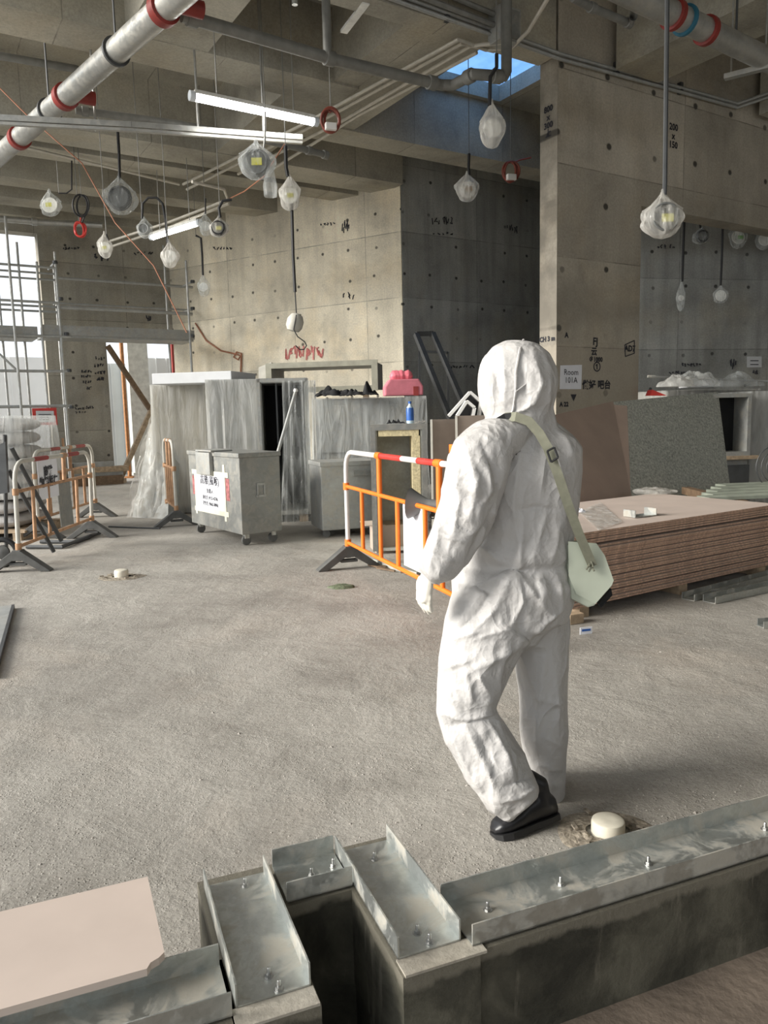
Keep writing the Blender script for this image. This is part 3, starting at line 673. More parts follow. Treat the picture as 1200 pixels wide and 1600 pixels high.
# ================================================================ BARRIERS
def barrier(label, P, ang, ln, white, orange, red, spind, upper, group, h=1.06, feet=(True, True), lean=0.0, peg=None, bands=((.30, .62), (.80, 1.10), (1.30, 1.62)), extra=None):
    """tubular plastic crowd barrier: x along its length from the first post"""
    t = thing('crowd_barrier', label, 'barrier', P, rz_of(ang), group)
    zb, zm = .24, .76; r_ = .021; rc = .17
    fr = [(0, 0, .10), (0, 0, h-rc)] + [(rc-rc*math.cos(a), 0, h-rc+rc*math.sin(a)) for a in (R(22), R(45), R(67))] + [(rc, 0, h), (ln-rc, 0, h)]
    fr += [(ln-rc+rc*math.sin(a), 0, h-rc+rc*math.cos(a)) for a in (R(22), R(45), R(67))] + [(ln, 0, h-rc), (ln, 0, .10)]
    sk = lambda p: (p[0], p[1]+lean*p[2], p[2])
    MB().tube([sk(p) for p in fr], r_, 12).build('frame_tube', white, t, True, world=False)
    for (x0, x1) in bands:
        if x1 < ln-.12: MB().tube([sk((x0, 0, h)), sk((x1, 0, h))], r_+.0018, 12).build('red_band', red, t, True, world=False)
    for z in (zb, zm):
        MB().tube([sk((0, 0, z)), sk((ln, 0, z))], .017, 10).build('rail', orange, t, True, world=False)
        for x in (0, ln): MB().tube([sk((x, 0, z-.032)), sk((x, 0, z+.032))], .029, 12).build('clip', orange, t, True, world=False)
    for x in spind: MB().tube([sk((x, 0, zb)), sk((x, 0, zm))], .018, 10).build('spindle', orange, t, True, world=False)
    for x in upper:
        MB().tube([sk((x, 0, zm)), sk((x, 0, h))], .022, 10).build('spindle', orange, t, True, world=False)
        MB().tube([sk((x-.05, 0, h)), sk((x+.05, 0, h))], .028, 12).build('clip', orange, t, True, world=False)
    if peg: MB().box(sk((peg, 0, h+.05)), (.045, .02, .16)).build('peg', orange, t, world=False, bevel=.006)
    for k_, x in enumerate((0, ln)):
        if not feet[k_]: continue
        f_ = MB()
        for s_ in (-1, 1):
            f_.prism([(x-.05, s_*.03, .20), (x-.05, s_*.045, .20), (x-.05, s_*.30, .012), (x-.05, s_*.30, 0), (x-.05, s_*.22, 0), (x-.05, s_*.03, .12)], (.10, 0, 0))
        f_.box((x, 0, .16), (.10, .085, .10)); f_.box((x, 0, .075), (.07, .16, .025))
        f_.build('foot', 'rubber_grey', t, world=False, bevel=.006)
    if extra: extra(t)
    return t
Pb = Zp(545, 888); Pe = Vector((.62, 4.26, 0))
angb = math.degrees(math.atan2(Pe.x-Pb.x, Pe.y-Pb.y)); LNB = (Pe-Pb).length
def bx(x):   # photo column on the barrier plane -> distance along it
    n = Vector((math.cos(R(angb)), -math.sin(R(angb)), 0)); p = on_plane(x, 800, Pb, n); return (p-Pb).xy.length
def sheet(t):
    x0, x1 = bx(625), bx(659)
    MB().prism([(x0, .024, .27), (x1, .024, .27), (x1, .024, .74), (x0, .024, .74)], (0, .004, 0)).build('notice_sheet', 'paper', t, world=False, label='blank pale sheet tied to the barrier')
barrier('bright orange and white barrier with red bands between glove scrap and coverall person', Pb, angb, LNB, 'white_plastic', 'orange_plastic', 'red_plastic',
        [bx(566), bx(594), bx(621), bx(664), bx(690)], [bx(594), bx(687)], 'plastic crowd barriers', h=1.075, peg=bx(707), bands=((bx(594), bx(630)), (bx(655), bx(684)),), extra=sheet)

P1 = Zp(31, 893); P1e = Zp(150, 838)
def ang_of(a, b): return math.degrees(math.atan2(b.x-a.x, b.y-a.y))
a1_ = ang_of(P1, P1e); l1_ = 2.0
def notices(t):
    e = MB().prism([(.52, -.026, .62), (1.02, -.026, .62), (1.02, -.026, 1.02), (.52, -.026, 1.02)], (0, .003, 0)).build('notice', 'paper', t, world=False, label='white paper notice with black Chinese writing')
    tx = text_mesh('高雅\n物料暫存', .115, 'ink', 'lettering', (.77, -.030, .84), (1, 0, 0), (0, 0, 1), None, .002, .004)
    tx.parent = e
    MB().prism([(1.02, -.024, .28), (1.38, -.024, .26), (1.34, -.024, .76), (.98, -.024, .77)], (0, .006, 0)).build('steel_plate', 'galvanised_box', t, world=False)
barrier('dusty white and faded orange barrier holding a paper notice and a steel plate', P1, a1_, l1_, 'white_dusty', 'orange_faded', 'red_dusty', [.38, .75, 1.55], [1.2], 'plastic crowd barriers', h=1.04,
        bands=((.42, .76), (1.3, 1.62)), lean=-.03, extra=notices)
P2 = Zp(62, 842); P2e = Zp(140, 812)
barrier('dusty barrier standing just behind the one with the paper notice', P2, ang_of(P2, P2e), 2.0, 'white_dusty', 'orange_faded', 'red_dusty', [.4, .8, 1.2, 1.6], [1.15], 'plastic crowd barriers', h=1.06, bands=((.5, .8), (1.35, 1.7)), peg=.95)
P3 = Zp(277, 822); P3e = Zp(252, 800)
barrier('worn narrow-looking barrier leaning by the plastic-wrapped units and the steel bin', P3, ang_of(P3, P3e), .95, 'white_dusty', 'orange_faded', 'red_dusty', [.2, .4, .6, .8], [.3, .6], 'plastic crowd barriers', h=1.12, bands=(), feet=(True, False))
# outside barrier seen through the doorway
P4 = Dp(178, 690, 20.5); P4.z = 0
barrier('orange, red and white barrier outside the doorway', P4, 62, 2.0, 'white_plastic', 'orange_plastic', 'red_plastic', [.45, .9, 1.4], [.45], 'plastic crowd barriers', h=1.25, bands=((.2, .5),))

# horn loudspeaker clamped on the middle rail
ph = Dp(676, 790, 5.35)
hs = thing('horn_speaker', 'grey horn loudspeaker clamped to the orange barrier', 'speaker', ph)
ax = (Dp(636, 786, 5.42)-ph).normalized(); q = ax.to_track_quat('Z', 'Y').to_matrix()
MB().lathe([(.038, -.12), (.044, -.10), (.044, .02), (.050, .05), (.068, .09), (.108, .165), (.112, .17), (.100, .165), (.06, .09), (.02, .05)], 28, ph, q).build('horn', 'grey_plastic', hs, True)
MB().lathe([(.047, -.115), (.049, -.11), (.049, -.085), (.047, -.08)], 24, ph, q).build('band', 'cloth_black', hs, True)
MB().lathe([(.036, -.20), (.05, -.19), (.05, -.125), (.04, -.12)], 24, ph, q).build('driver_cap', 'grey_plastic', hs, True)
MB().tube([ph+Vector((0, -.01, -.04)), ph+Vector((0, .02, -.075))], .012, 8).tube([ph+Vector((.0+.018*math.cos(a), 0, -.075+.018*math.sin(a))) for a in [i*math.pi/5 for i in range(10)]], .005, 6, closed=True).build('clamp', 'steel_dark', hs, True)

# ================================================================ STEEL BIN ON CASTERS
def corner(x, y, z): return Zp(x, y, z)
cn, cl_, cr_ = corner(379, 836, .13), corner(300, 816, .13), corner(444, 818, .13)
ca = ang_of(cn, cl_); wl = 1.02; wr = .92
bang = ca      # long axis from near corner to far-left
e1 = Vector((math.sin(R(ca)), math.cos(R(ca)), 0)); e2 = Vector((e1.y, -e1.x, 0))
wl = (cl_-cn).length; wr = min((i*.01 for i in range(30, 140)), key=lambda q: abs(600+FPX*(cn+e2*q-CP).dot(rt)/(cn+e2*q-CP).dot(fw)-441))
bin_ = thing('steel_bin', 'galvanised steel bin on casters with a taped Chinese notice', 'bin', cn+e1*wl/2+e2*wr/2-Vector((0, 0, .13)))
def CB(a, b, z): return cn + e1*a + e2*b + Vector((0, 0, z-.13))
BZ = 1.02
def slab8(b, a0, a1, b0, b1, z0, z1):
    return b.add([CB(a0,b0,z0),CB(a1,b0,z0),CB(a1,b1,z0),CB(a0,b1,z0),CB(a0,b0,z1),CB(a1,b0,z1),CB(a1,b1,z1),CB(a0,b1,z1)], [(0,3,2,1),(4,5,6,7),(0,1,5,4),(1,2,6,5),(2,3,7,6),(3,0,4,7)])
slab8(MB(), 0, wl, 0, wr, .13, BZ-.05).build('bin_body', 'galvanised_box', bin_, bevel=.006)
slab8(MB(), -.015, wl+.015, -.015, wr+.015, BZ-.05, BZ).build('lid', 'galvanised_box', bin_, bevel=.008)
hp = slab8(MB(), wl*.48, wl*.76, -.05, 0, BZ-.27, BZ-.01); slab8(hp, wl*.44, wl*.76, -.05, .22, BZ, BZ+.02); hp.build('hasp_cover', 'galvanised_duct', bin_, bevel=.01)
for (a, b) in ((.08, .08), (wl-.08, .08), (.08, wr-.08), (wl-.08, wr-.08)):
    c = CB(a, b, .055)
    w_ = MB().lathe([(.02, -.018), (.052, -.018), (.055, -.012), (.055, .012), (.052, .018), (.02, .018)], 20, c, Matrix.Rotation(R(90), 3, 'X') @ Matrix.Rotation(R(35), 3, 'Y'))
    o = w_.build('caster', 'rubber_grey', bin_, True)
    MB().box(c+Vector((0, 0, .05)), (.05, .07, .055), .6).build('fork', 'galvanised', o)
hd = MB()
for (b0, b1, z0, z1) in ((.40, .56, .62, .64), (.40, .42, .50, .64), (.54, .56, .50, .64), (.40, .56, .50, .52)): slab8(hd, -.02, -.001, b0*wr, b1*wr, z0, z1)
# recessed handle on the side facing +e2 is hidden; this one sits on the near side panel
hd2 = MB()
def side(b, b0, b1, z0, z1, th=.012): return b.add([CB(-th,b0,z0),CB(-th,b1,z0),CB(-th,b1,z1),CB(-th,b0,z1),CB(.002,b0,z0),CB(.002,b1,z0),CB(.002,b1,z1),CB(.002,b0,z1)], [(0,1,2,3),(7,6,5,4),(0,4,5,1),(1,5,6,2),(2,6,7,3),(3,7,4,0)])
for (b0, b1, z0, z1) in ((.42, .58, .66, .685), (.40, .43, .54, .685), (.57, .60, .54, .685), (.38, .62, .53, .555)): side(hd2, b0*wr, b1*wr, z0, z1)
hd2.build('handle', 'galvanised_duct', bin_)
# notice on front (plane b = 0), letters run from far (left) to near (right)
na0, na1, nz0, nz1 = wl*.28, wl*.86, .33, .76
def front(b, a0, a1, z0, z1, th): return b.add([CB(a0,-th,z0),CB(a1,-th,z0),CB(a1,-th,z1),CB(a0,-th,z1),CB(a0,.001,z0),CB(a1,.001,z0),CB(a1,.001,z1),CB(a0,.001,z1)], [(0,1,2,3),(7,6,5,4),(0,4,5,1),(1,5,6,2),(2,6,7,3),(3,7,4,0)])
np_ = front(MB(), na0, na1, nz0, nz1, .004).build('notice', 'paper', bin_, label='white paper notice with Chinese text and phone numbers')
tp = MB()
front(tp, na0-.10, na1+.10, nz1-.02, nz1+.035, .006); front(tp, na0-.08, na1+.06, nz0-.035, nz0+.02, .006)
front(tp, na0-.02, na0+.03, nz0-.09, nz1+.12, .0065); front(tp, na1-.02, na1+.03, nz0-.07, nz1+.02, .0065)
tp.build('masking_tape', 'masking_tape', bin_)
st = MB(); front(st, na0-.12, na0-.03, nz0+.15, nz1-.03, .003); st.build('red_smear', 'dirt_red', bin_); st = MB(); front(st, na1+.03, na1+.10, nz0+.16, nz1-.04, .003); st.build('red_smear', 'dirt_red', bin_)
nc = lambda z: CB((na0+na1)/2, -.005, z)
for tx, zz, sz in (('高雅(風喉)', .675, .115), ('負責人', .555, .06), ('黃先生 (9123-4276)', .475, .052), ('張先生 (9662-3896)', .405, .052)):
    text_mesh(tx, sz, 'ink', 'lettering', nc(zz), -e1, (0, 0, 1), np_, .002, .001)

# ================================================================ WRAPPED AIR-HANDLING UNITS
UY = 10.6
def footprint(name, label, cat, pxl, pxr, ytop, Y, ang, depth, mat, group=None):
    """upright box: its front face spans photo columns pxl..pxr at the depth Y of its middle, compass angle ang of the face"""
    pc = Dp((pxl+pxr)/2, 700, Y); pc.z = 0
    nrm = Vector((math.cos(R(ang)), -math.sin(R(ang)), 0))
    a = on_plane(pxl, 700, pc, nrm); b = on_plane(pxr, 700, pc, nrm); a.z = b.z = 0
    h = Dp((pxl+pxr)/2, ytop, Y).z
    x = (b-a).normalized(); y = Vector((-x.y, x.x, 0))
    return a, x, y, (b-a).length, h
def hexa(b, o, x, y, x0, x1, y0, y1, z0, z1):
    z = Vector((0, 0, 1)); P = lambda i, j, k: o+x*i+y*j+z*k
    return b.add([P(x0,y0,z0),P(x1,y0,z0),P(x1,y1,z0),P(x0,y1,z0),P(x0,y0,z1),P(x1,y0,z1),P(x1,y1,z1),P(x0,y1,z1)], [(0,3,2,1),(4,5,6,7),(0,1,5,4),(1,2,6,5),(2,3,7,6),(3,0,4,7)])
def drape(o, x, y, W, D_, H, amp=.03, inset=-.035, seed=0, zmin=.02, flare=.0):
    """polythene sheet hung over a box: top and four sides, crumpled"""
    b = MB(); n = 18; per = []
    c = [(inset, inset), (W-inset, inset), (W-inset, D_-inset), (inset, D_-inset)]
    for k_ in range(4):
        p, q_ = Vector(c[k_]), Vector(c[(k_+1) % 4])
        for i in range(n): per.append(p.lerp(q_, i/n))
    rows = 12; vs = []; m_ = len(per); cx = Vector((W/2, D_/2))
    for j in range(rows):
        f_ = j/(rows-1); z = (H+.012)*(1-f_)+zmin*f_
        for i, p in enumerate(per):
            a = noise.noise(Vector((i*.33, j*.16, seed*3.1)))+.5*noise.noise(Vector((i*.9, j*.3, seed+9)))
            d = (p-cx).normalized()
            pp = p + d*((max(a, -.35)+.45*math.sin(i*1.9+seed+2*a))*amp*(.35+f_) + flare*f_*f_)
            vs.append(o+x*pp.x+y*pp.y+Vector((0, 0, z)))
    fs = [(j*m_+i, j*m_+(i+1) % m_, (j+1)*m_+(i+1) % m_, (j+1)*m_+i) for j in range(rows-1) for i in range(m_)]
    b.add(vs, fs); o2 = len(b.v); b.add([o+x*W/2+y*D_/2+Vector((0, 0, H+.03))], [])
    b.f += [(i, (i+1) % m_, o2) for i in range(m_)]; b.m += [0]*m_
    return b
def unit(name, label, pxl, pxr, ytop, Y, ang, depth, mat, filmm='film_clear', seed=1, open_face=False, panels=2, cat='duct unit', flare=.05, z0=.1):
    o, x, y, W, H = footprint(name, label, cat, pxl, pxr, ytop, Y, ang, depth, mat)
    t = thing(name, label, cat, o+x*W/2+y*depth/2)
    fr = .05
    if open_face:
        b = MB()
        for q_ in ((0, W, 0, depth, z0, z0+fr), (0, W, 0, depth, H-fr, H), (0, fr, 0, depth, z0, H), (W-fr, W, 0, depth, z0, H), (0, W, depth-fr, depth, z0, H)): hexa(b, o, x, y, *q_)
        b.build('casing', mat, t)
        hexa(MB(), o, x, y, fr, W-fr, depth-.12, depth-fr, z0+fr, H-fr).build('shade_panel', 'interior_shade', t)  # near-black panel paints in the shade inside the unit
        hexa(MB(), o, x, y, W*.35, W*.38, .1, .6, z0, H-fr).build('baffle', 'steel_dark', t)
        b = MB()
        for q_ in ((-.01, .035, -.02, 0, z0, H), (W-.035, W+.01, -.02, 0, z0, H), (0, W, -.02, 0, H-.04, H+.01)): hexa(b, o, x, y, *q_)
        b.build('flange_frame', 'galvanised_duct', t)
    else:
        hexa(MB(), o, x, y, 0, W, 0, depth, z0, H).build('casing', mat, t, bevel=.01)
        for i in range(panels):
            hexa(MB(), o, x, y, W*(i/panels)+.05, W*((i+1)/panels)-.05, -.02, 0, z0+.08, H*.55).build('panel', mat, t, bevel=.006)
            hexa(MB(), o, x, y, W*(i/panels)+.05, W*((i+1)/panels)-.05, -.02, 0, H*.58, H-.07).build('panel', mat, t, bevel=.006)
    for i in (0, 1): hexa(MB(), o, x, y, W*(.12+.62*i), W*(.12+.62*i)+.12, .02, depth-.02, 0, z0).build('bearer', 'wood', t)
    if filmm:
        drape(o, x, y, W, depth, H, seed=seed, flare=flare).build('polythene_wrap', filmm, t, True, label='crumpled clear polythene wrap')
    return t, o, x, y, W, H
plain('casing_beige', (.52, .47, .37), .6, 0, .08)
unit('wrapped_unit', 'tall cream-panelled unit in clear polythene behind the worn barrier', 244, 322, 602, 11.3, 75, 1.0, 'casing_beige', 'film_milky', 1)
unit('wrapped_unit', 'grey metal unit in tight polythene between cream unit and open-fronted unit', 330, 404, 594, 10.5, 80, 1.1, 'galvanised_duct', 'film_milky', 2, panels=1)
t5, o5, x5, y5, W5, H5 = unit('open_duct_unit', 'open-fronted grey duct unit with dark inside, pole leaning across it', 406, 484, 592, 10.1, 84, 1.0, 'galvanised_duct', None, 3, True)
drape(o5+x5*(W5*.55), x5, y5, W5*.55, 1.0, H5*.98, amp=.05, seed=5, flare=.16).build('polythene_wrap', 'film_clear', t5, True)
pole = thing('metal_pole', 'thin grey metal pole leaning against the open duct unit', 'pole', Dp(425, 735, 9.75))
MB().tube([Dp(424, 742, 9.3), Dp(462, 612, 9.98)], .022, 12).build('shaft', 'steel_tube', pole, True)
MB().lathe([(.028, 0), (.03, .02), (.02, .04)], 12, Dp(462, 612, 9.98)).build('cap', 'white_plastic', pole, True)
unit('wrapped_unit', 'wide low grey unit in polythene under black cloths, beside the pink case', 494, 662, 622, 9.7, 86, 1.3, 'galvanised_duct', 'film_clear', 4, panels=1, flare=.02)
# big flanged duct section lying on top of the units
def ring_duct(name, label, pa, pb, h, depth_dir, mats, th=.05):
    t = thing(name, label, 'duct', pa)
    x = (pb-pa).normalized(); W = (pb-pa).length; y = depth_dir
    b = MB(); z = 0
    for q_ in ((0, W, 0, y.length, 0, th), (0, W, 0, y.length, h-th, h), (0, th, 0, y.length, th, h-th), (W-th, W, 0, y.length, th, h-th)): hexa(b, pa, x, y.normalized(), *q_)
    b.build('duct_wall', mats[0], t)
    b = MB()
    for q_ in ((-.03, W+.03, -.03, 0, -.03, .05), (-.03, W+.03, -.03, 0, h-.05, h+.03), (-.03, .06, -.03, 0, .05, h-.05), (W-.06, W+.03, -.03, 0, .05, h-.05)): hexa(b, pa, x, y.normalized(), *q_)
    b.build('flange', mats[1], t)
    return t
da = Dp(420, 609, 11.7); db = Dp(588, 612, 11.4); db.z = da.z = Dp(420, 612, 11.7).z
td = ring_duct('duct_section', 'wide open rectangular duct section standing on props behind the wrapped units', da, db, .39, Vector((.1, .75, 0)), ('galvanised_duct', 'duct_olive'))
for f_ in (.1, .9):
    for dy in (.1, .65): MB().box(Vector((da.x+(db.x-da.x)*f_, da.y+(db.y-da.y)*f_+dy, da.z/2)), (.08, .08, da.z)).build('prop', 'wood', td)
MB().prism([Dp(404, 612, 11.72), Dp(404, 574, 11.72), Dp(424, 566, 11.68), Dp(424, 612, 11.68)], (.0, .5, 0)).build('end_cover', 'white_dusty', td)
pt = thing('insulation_slab', 'long flat grey insulated panel lying across the cream unit', 'panel', Dp(318, 598, 10.9))
zz_ = Dp(244, 601, 10.9).z
pa = Dp(238, 600, 10.8); pb_ = Dp(362, 600, 10.6); pc_ = Dp(400, 598, 11.4); pd_ = Dp(275, 598, 11.6)
for p in (pa, pb_, pc_, pd_): p.z = zz_
MB().prism([pa, pb_, pc_, pd_], (0, 0, .15)).build('slab', 'paper_grey', pt, bevel=.01)
# leaning wrapped panel by the doorway
lw = thing('wrapped_bundle', 'leaning panel in shiny white polythene beside the doorway', 'wrapped bundle', Dp(225, 800, 11.3))
q1 = [Dp(206, 800, 11.0), Dp(262, 806, 10.7), Dp(268, 640, 11.5), Dp(240, 640, 11.7)]
for p in q1[:2]: p.z = 0.0
MB().prism(q1, (.10, .16, 0)).build('panel', 'galvanised_box', lw)
def lean_wrap(u, v):
    a = Dp(197+58*u, 802+4*u, 10.85); a.z = .02; b_ = Dp(243+24*u, 628+8*u, 11.55); p = a.lerp(b_, v)
    k_ = noise.noise(Vector((u*5, v*6, 2)))*.07+noise.noise(Vector((u*13, v*9, 5)))*.03 + .06*math.sin(v*math.pi)
    return p + Vector((-.35*k_, -k_, k_*.2))
MB().grid(lean_wrap, 22, 26).build('polythene_wrap', 'film_bag', lw, True)
# second steel box, grey, under the polythene of the low unit
o, x, y, W, H = footprint('b', '', '', 500, 590, 722, 8.75, 72, .6, '')
sx = thing('steel_box', 'plain grey metal box with a lid strip standing in front of the low wrapped unit', 'box', o+x*W/2)
hexa(MB(), o, x, y, 0, W, 0, .6, .09, H).build('box_body', 'galvanised_duct', sx, bevel=.01)
hexa(MB(), o, x, y, -.01, W+.01, -.01, .61, H-.04, H+.01).build('lid', 'galvanised_duct', sx, bevel=.005)
hexa(MB(), o, x, y, W*.55, W*.95, -.03, 0, H-.16, H-.10).build('label_strip', 'galvanised_box', sx)
for i in (.1, .9): MB().lathe([(.03, -.02), (.045, -.02), (.045, .02), (.03, .02)], 16, o+x*W*i+y*.1+Vector((0, 0, .045)), Matrix.Rotation(R(90), 3, 'X')).build('caster', 'rubber_grey', sx, True)

# ================================================================ THINGS ON AND AROUND THE UNITS
# pink case with a bow on top
o, x, y, W, H = footprint('p', '', '', 606, 662, 592, 10.2, 84, .5, '')
H0 = Dp(634, 652, 10.2).z; H1 = Dp(634, 592, 10.2).z
ZPK = Dp(578, 622, 9.7).z+.035
pk = thing('pink_case', 'pink plastic case with a dark red tag and pink film knotted on top', 'case', o+x*W/2+Vector((0, 0, ZPK)))
MB().prism([o+Vector((0, 0, ZPK))+x*-.02, o+x*(W*1.02)+Vector((0, 0, ZPK)), o+x*(W*1.02)+Vector((0, 0, H1-.10)), o+x*(W*.9)+Vector((0, 0, H1)), o+x*(W*.1)+Vector((0, 0, H1)), o+x*-.02+Vector((0, 0, H1-.1))], y*.30).build('shell', 'pink_plastic', pk, bevel=.02)
bw = MB()
for s_, a in ((-1, .3), (1, .2), (0, 0), (-.5, .5)): bw.lathe([(.005, 0), (.06, .02), (.08, .07), (.05, .12), (.006, .15)], 9, o+x*(W*.45+s_*.07)+y*.12+Vector((0, 0, H1-.02)), Matrix.Rotation(a*s_, 3, 'Y'))
me_ = remesh(bw, .012, 2); mesh_obj('knotted_film', me_, 'pink_film', pk)
hexa(MB(), o, x, y, W*.74, W*.88, -.006, 0, H1-.22, H1-.10).build('tag', 'red_dusty', pk)
# black cloths on the low wrapped unit
def cloth(name, label, pts, Y, mat, z, th=.06, seed=1, cat='cloth'):
    t = thing(name, label, cat, Dp(*pts[0], Y)); b = MB()
    x0 = min(p[0] for p in pts); x1 = max(p[0] for p in pts); y1 = max(p[1] for p in pts)
    a = Dp(x0, y1, Y); c = Dp(x1, y1, Y); a.z = c.z = z
    def fn(u, v):
        p = a.lerp(c, u) + Vector((0, .28*v, 0)); h_ = (abs(noise.noise(Vector((u*4, v*3, seed))))*1.6+.15)*th*math.sin(math.pi*min(max(u, .02), .98))**.5*(.25+math.sin(math.pi*v)); p.z += h_; return p
    b.grid(fn, 22, 10); b.build('folds', mat, t, True); return t
zlow = Dp(578, 622, 9.7).z+.03
cloth('black_cloth', 'crumpled black cloth with a pointed fold on the low wrapped unit', [(492, 622), (550, 622)], 9.6, 'cloth_black', zlow, .15, 3)
cloth('black_cloth', 'flat folded black cloth on the low wrapped unit nearer the pink case', [(540, 624), (592, 624)], 9.45, 'cloth_black', zlow, .12, 8)
# insulated duct with open front, bottle and gloves on it
o, x, y, W, H = footprint('d', '', '', 582, 664, 664, 7.6, 88, .9, '')
dk = thing('insulated_duct', 'upright open duct lined with yellow insulation, water bottle on top', 'duct', o+x*W/2)
b = MB(); th = .045
for q_ in ((0, W, 0, .9, H-th, H), (0, th, 0, .9, .06, H-th), (W-th, W, 0, .9, .06, H-th), (0, W, .85, .9, .06, H-th), (0, W, 0, .9, .03, .06)): hexa(b, o, x, y, *q_)
b.build('duct_wall', 'galvanised_sheet', dk)
b = MB()
for q_ in ((-.02, W+.02, -.02, 0, H-.05, H+.01), (-.02, .03, -.02, 0, .03, H-.05), (W-.03, W+.02, -.02, 0, .03, H-.05)): hexa(b, o, x, y, *q_)
b.build('flange', 'galvanised_box', dk)
b = MB(); hexa(b, o, x, y, .06, W-.06, -.01, .3, H-.11, H-.05); b.build('insulation', 'foam_yellow', dk)
hexa(MB(), o, x, y, W-.13, W-.05, -.01, .3, .06, H-.11).build('insulation', 'foam_yellow', dk)
hexa(MB(), o, x, y, .045, W-.045, .5, .55, .06, H-.045).build('baffle', 'galvanised_sheet', dk)
DZ = H+.01
bp_ = Dp(641, 660, 7.75); bp_.z = DZ
bt = thing('water_bottle', 'blue-labelled plastic water bottle standing on the insulated duct', 'bottle', bp_)
MB().lathe([(.03, 0), (.038, .01), (.038, .13), (.034, .16), (.016, .185), (.014, .20)], 18, (0, 0, 0)).build('bottle', 'bottle_clear', bt, True, world=False)
MB().lathe([(.0392, .03), (.0392, .13), (.035, .158)], 18).build('label_sleeve', 'bottle_blue', bt, True, world=False)
MB().lathe([(.017, .198), (.017, .222)], 14).build('cap', 'bottle_blue', bt, True, world=False)
cloth('black_gloves', 'crumpled black gloves beside the water bottle', [(604, 662), (634, 662)], 7.72, 'cloth_black', DZ, .05, 4, 'gloves')
cloth('clear_film_scrap', 'scrap of clear film and paper by the water bottle', [(650, 660), (668, 660)], 7.75, 'film_bag', DZ, .03, 6, 'film')
# cardboard sheets standing right of the insulated duct
for (x0, x1, yt, Y, lab) in ((676, 716, 656, 7.2, 'brown board sheet with pale edge standing beside the insulated duct'), (716, 772, 650, 7.0, 'second brown board sheet, standing behind the coverall hood')):
    t = thing('board_sheet', lab, 'board', Dp(x0, 800, Y), group='boards standing by the insulated duct')
    a, b_ = Dp(x0, 800, Y), Dp(x1, 800, Y+.12); zt = Dp(x0, yt, Y).z; a.z = b_.z = 0
    MB().prism([a, b_, b_+Vector((.05, .3, zt)), a+Vector((.02, .3, zt))], (0, .018, 0)).build('sheet', 'cardboard', t)
    MB().bar(a+Vector((0, -.004, 0)), a+Vector((.02, .296, zt)), .014, .02).build('pale_edge', 'white_dusty', t)
# steel ladder-like frame leaning on the dark wall
lf = thing('steel_rack', 'dark steel rectangular frame leaning against the dark wall', 'frame', Dp(700, 680, 12.2))
fa, fb_ = Dp(650, 522, 12.7), Dp(676, 521, 12.8); ga, gb = Dp(706, 660, 11.6), Dp(732, 650, 11.7)
ga2 = fa+(ga-fa)*1.9; gb2 = fb_+(gb-fb_)*1.9
for (p, q_, nm) in ((fa, ga2, 'rail'), (fb_, gb2, 'rail'), (fa, fb_, 'crossbar'), (ga2, gb2, 'crossbar')): MB().bar(p, q_, .075, .075).build(nm, 'steel_dark', lf)
# second frame, upright, further back
l2 = thing('steel_trestle', 'thin dark steel trestle standing behind the leaning frame', 'frame', Dp(680, 700, 13.0))
for (p, q_) in (((655, 548), (655, 776)), ((700, 550), (700, 776)), ((655, 549), (700, 551))): MB().bar(Dp(*p, 13.0), Dp(*q_, 13.0), .04, .04).build('bar', 'steel_dark', l2)
# white angular frames behind the hood
wf = thing('white_frame', 'white box frames tipped on their corner above the brown boards', 'frame', Dp(725, 655, 8.3))
for k_, (pts, Y) in enumerate((([(701, 650), (734, 613), (751, 628), (748, 652)], 8.4), ([(714, 650), (729, 627), (741, 637), (738, 652)], 8.2))):
    for i in range(3): MB().bar(Dp(*pts[i], Y), Dp(*pts[i+1], Y), .12, .03).build('frame_bar', 'white_plastic', wf)
    MB().prism([Dp(px_, py_, Y+.12) for px_, py_ in pts], (0, .02, 0)).build('shade_back', 'interior_shade', wf)  # near-black sheet paints in the shade within the frames
MB().tube([Dp(738, 652, 8.3), Dp(738, 848, 8.3)], .03, 8).build('post', 'white_dusty', wf)

# ================================================================ BOARD STACK
s0 = Zp(890, 968); sang = 57.0
SE1 = Vector((math.sin(R(sang)), math.cos(R(sang)), 0)); SE2 = Vector((-math.cos(R(sang)), math.sin(R(sang)), 0))
LB, WB, TB = 2.44, 1.22, .018
nB = 27; zb0 = .07
bm_ = MB(); hexa(bm_, Vector((0, 0, 0)), Vector((1, 0, 0)), Vector((0, 1, 0)), 0, LB, 0, WB, 0, TB-.0045)
ORD = 'first second third fourth fifth sixth seventh eighth ninth tenth eleventh twelfth thirteenth fourteenth fifteenth sixteenth seventeenth eighteenth nineteenth twentieth twenty-first twenty-second twenty-third twenty-fourth twenty-fifth twenty-sixth twenty-seventh'.split()
proto = None; gaps = {4: .012, 9: .006, 22: .01}
zc = zb0
for i in range(nB):
    zc += gaps.get(i, 0)
    if proto is None:
        proto = thing('stacked_board', 'pink-brown board in the low stack behind the person', 'board', (0, 0, 0), rz_of(sang), 'boards in the low stack')
        pan = bm_.build('panel', ['board_edge'], proto, world=False)
        top_ = MB(); top_.box((LB/2, WB/2, TB-.0043), (LB-.001, WB-.001, .0006)); top_.build('face', 'board_face', proto, world=False)
        t = proto
    else: t = copy_tree(proto)
    j1, j2 = random.uniform(-.016, .016), random.uniform(-.014, .012)
    if i in (5, 12, 20): j2 -= .02
    p = s0 + SE1*j1 + SE2*j2; t.location = (p.x, p.y, zc); t.rotation_euler = (0, 0, rz_of(sang)+random.uniform(-.004, .004)); zc += TB
    t['label'] = 'pink-brown board of the low stack, %s from its top' % ORD[nB-1-i]
    if i == nB-1: t['label'] = 'topmost dusty board of the low stack, with scraps lying on it'
ZT = zc
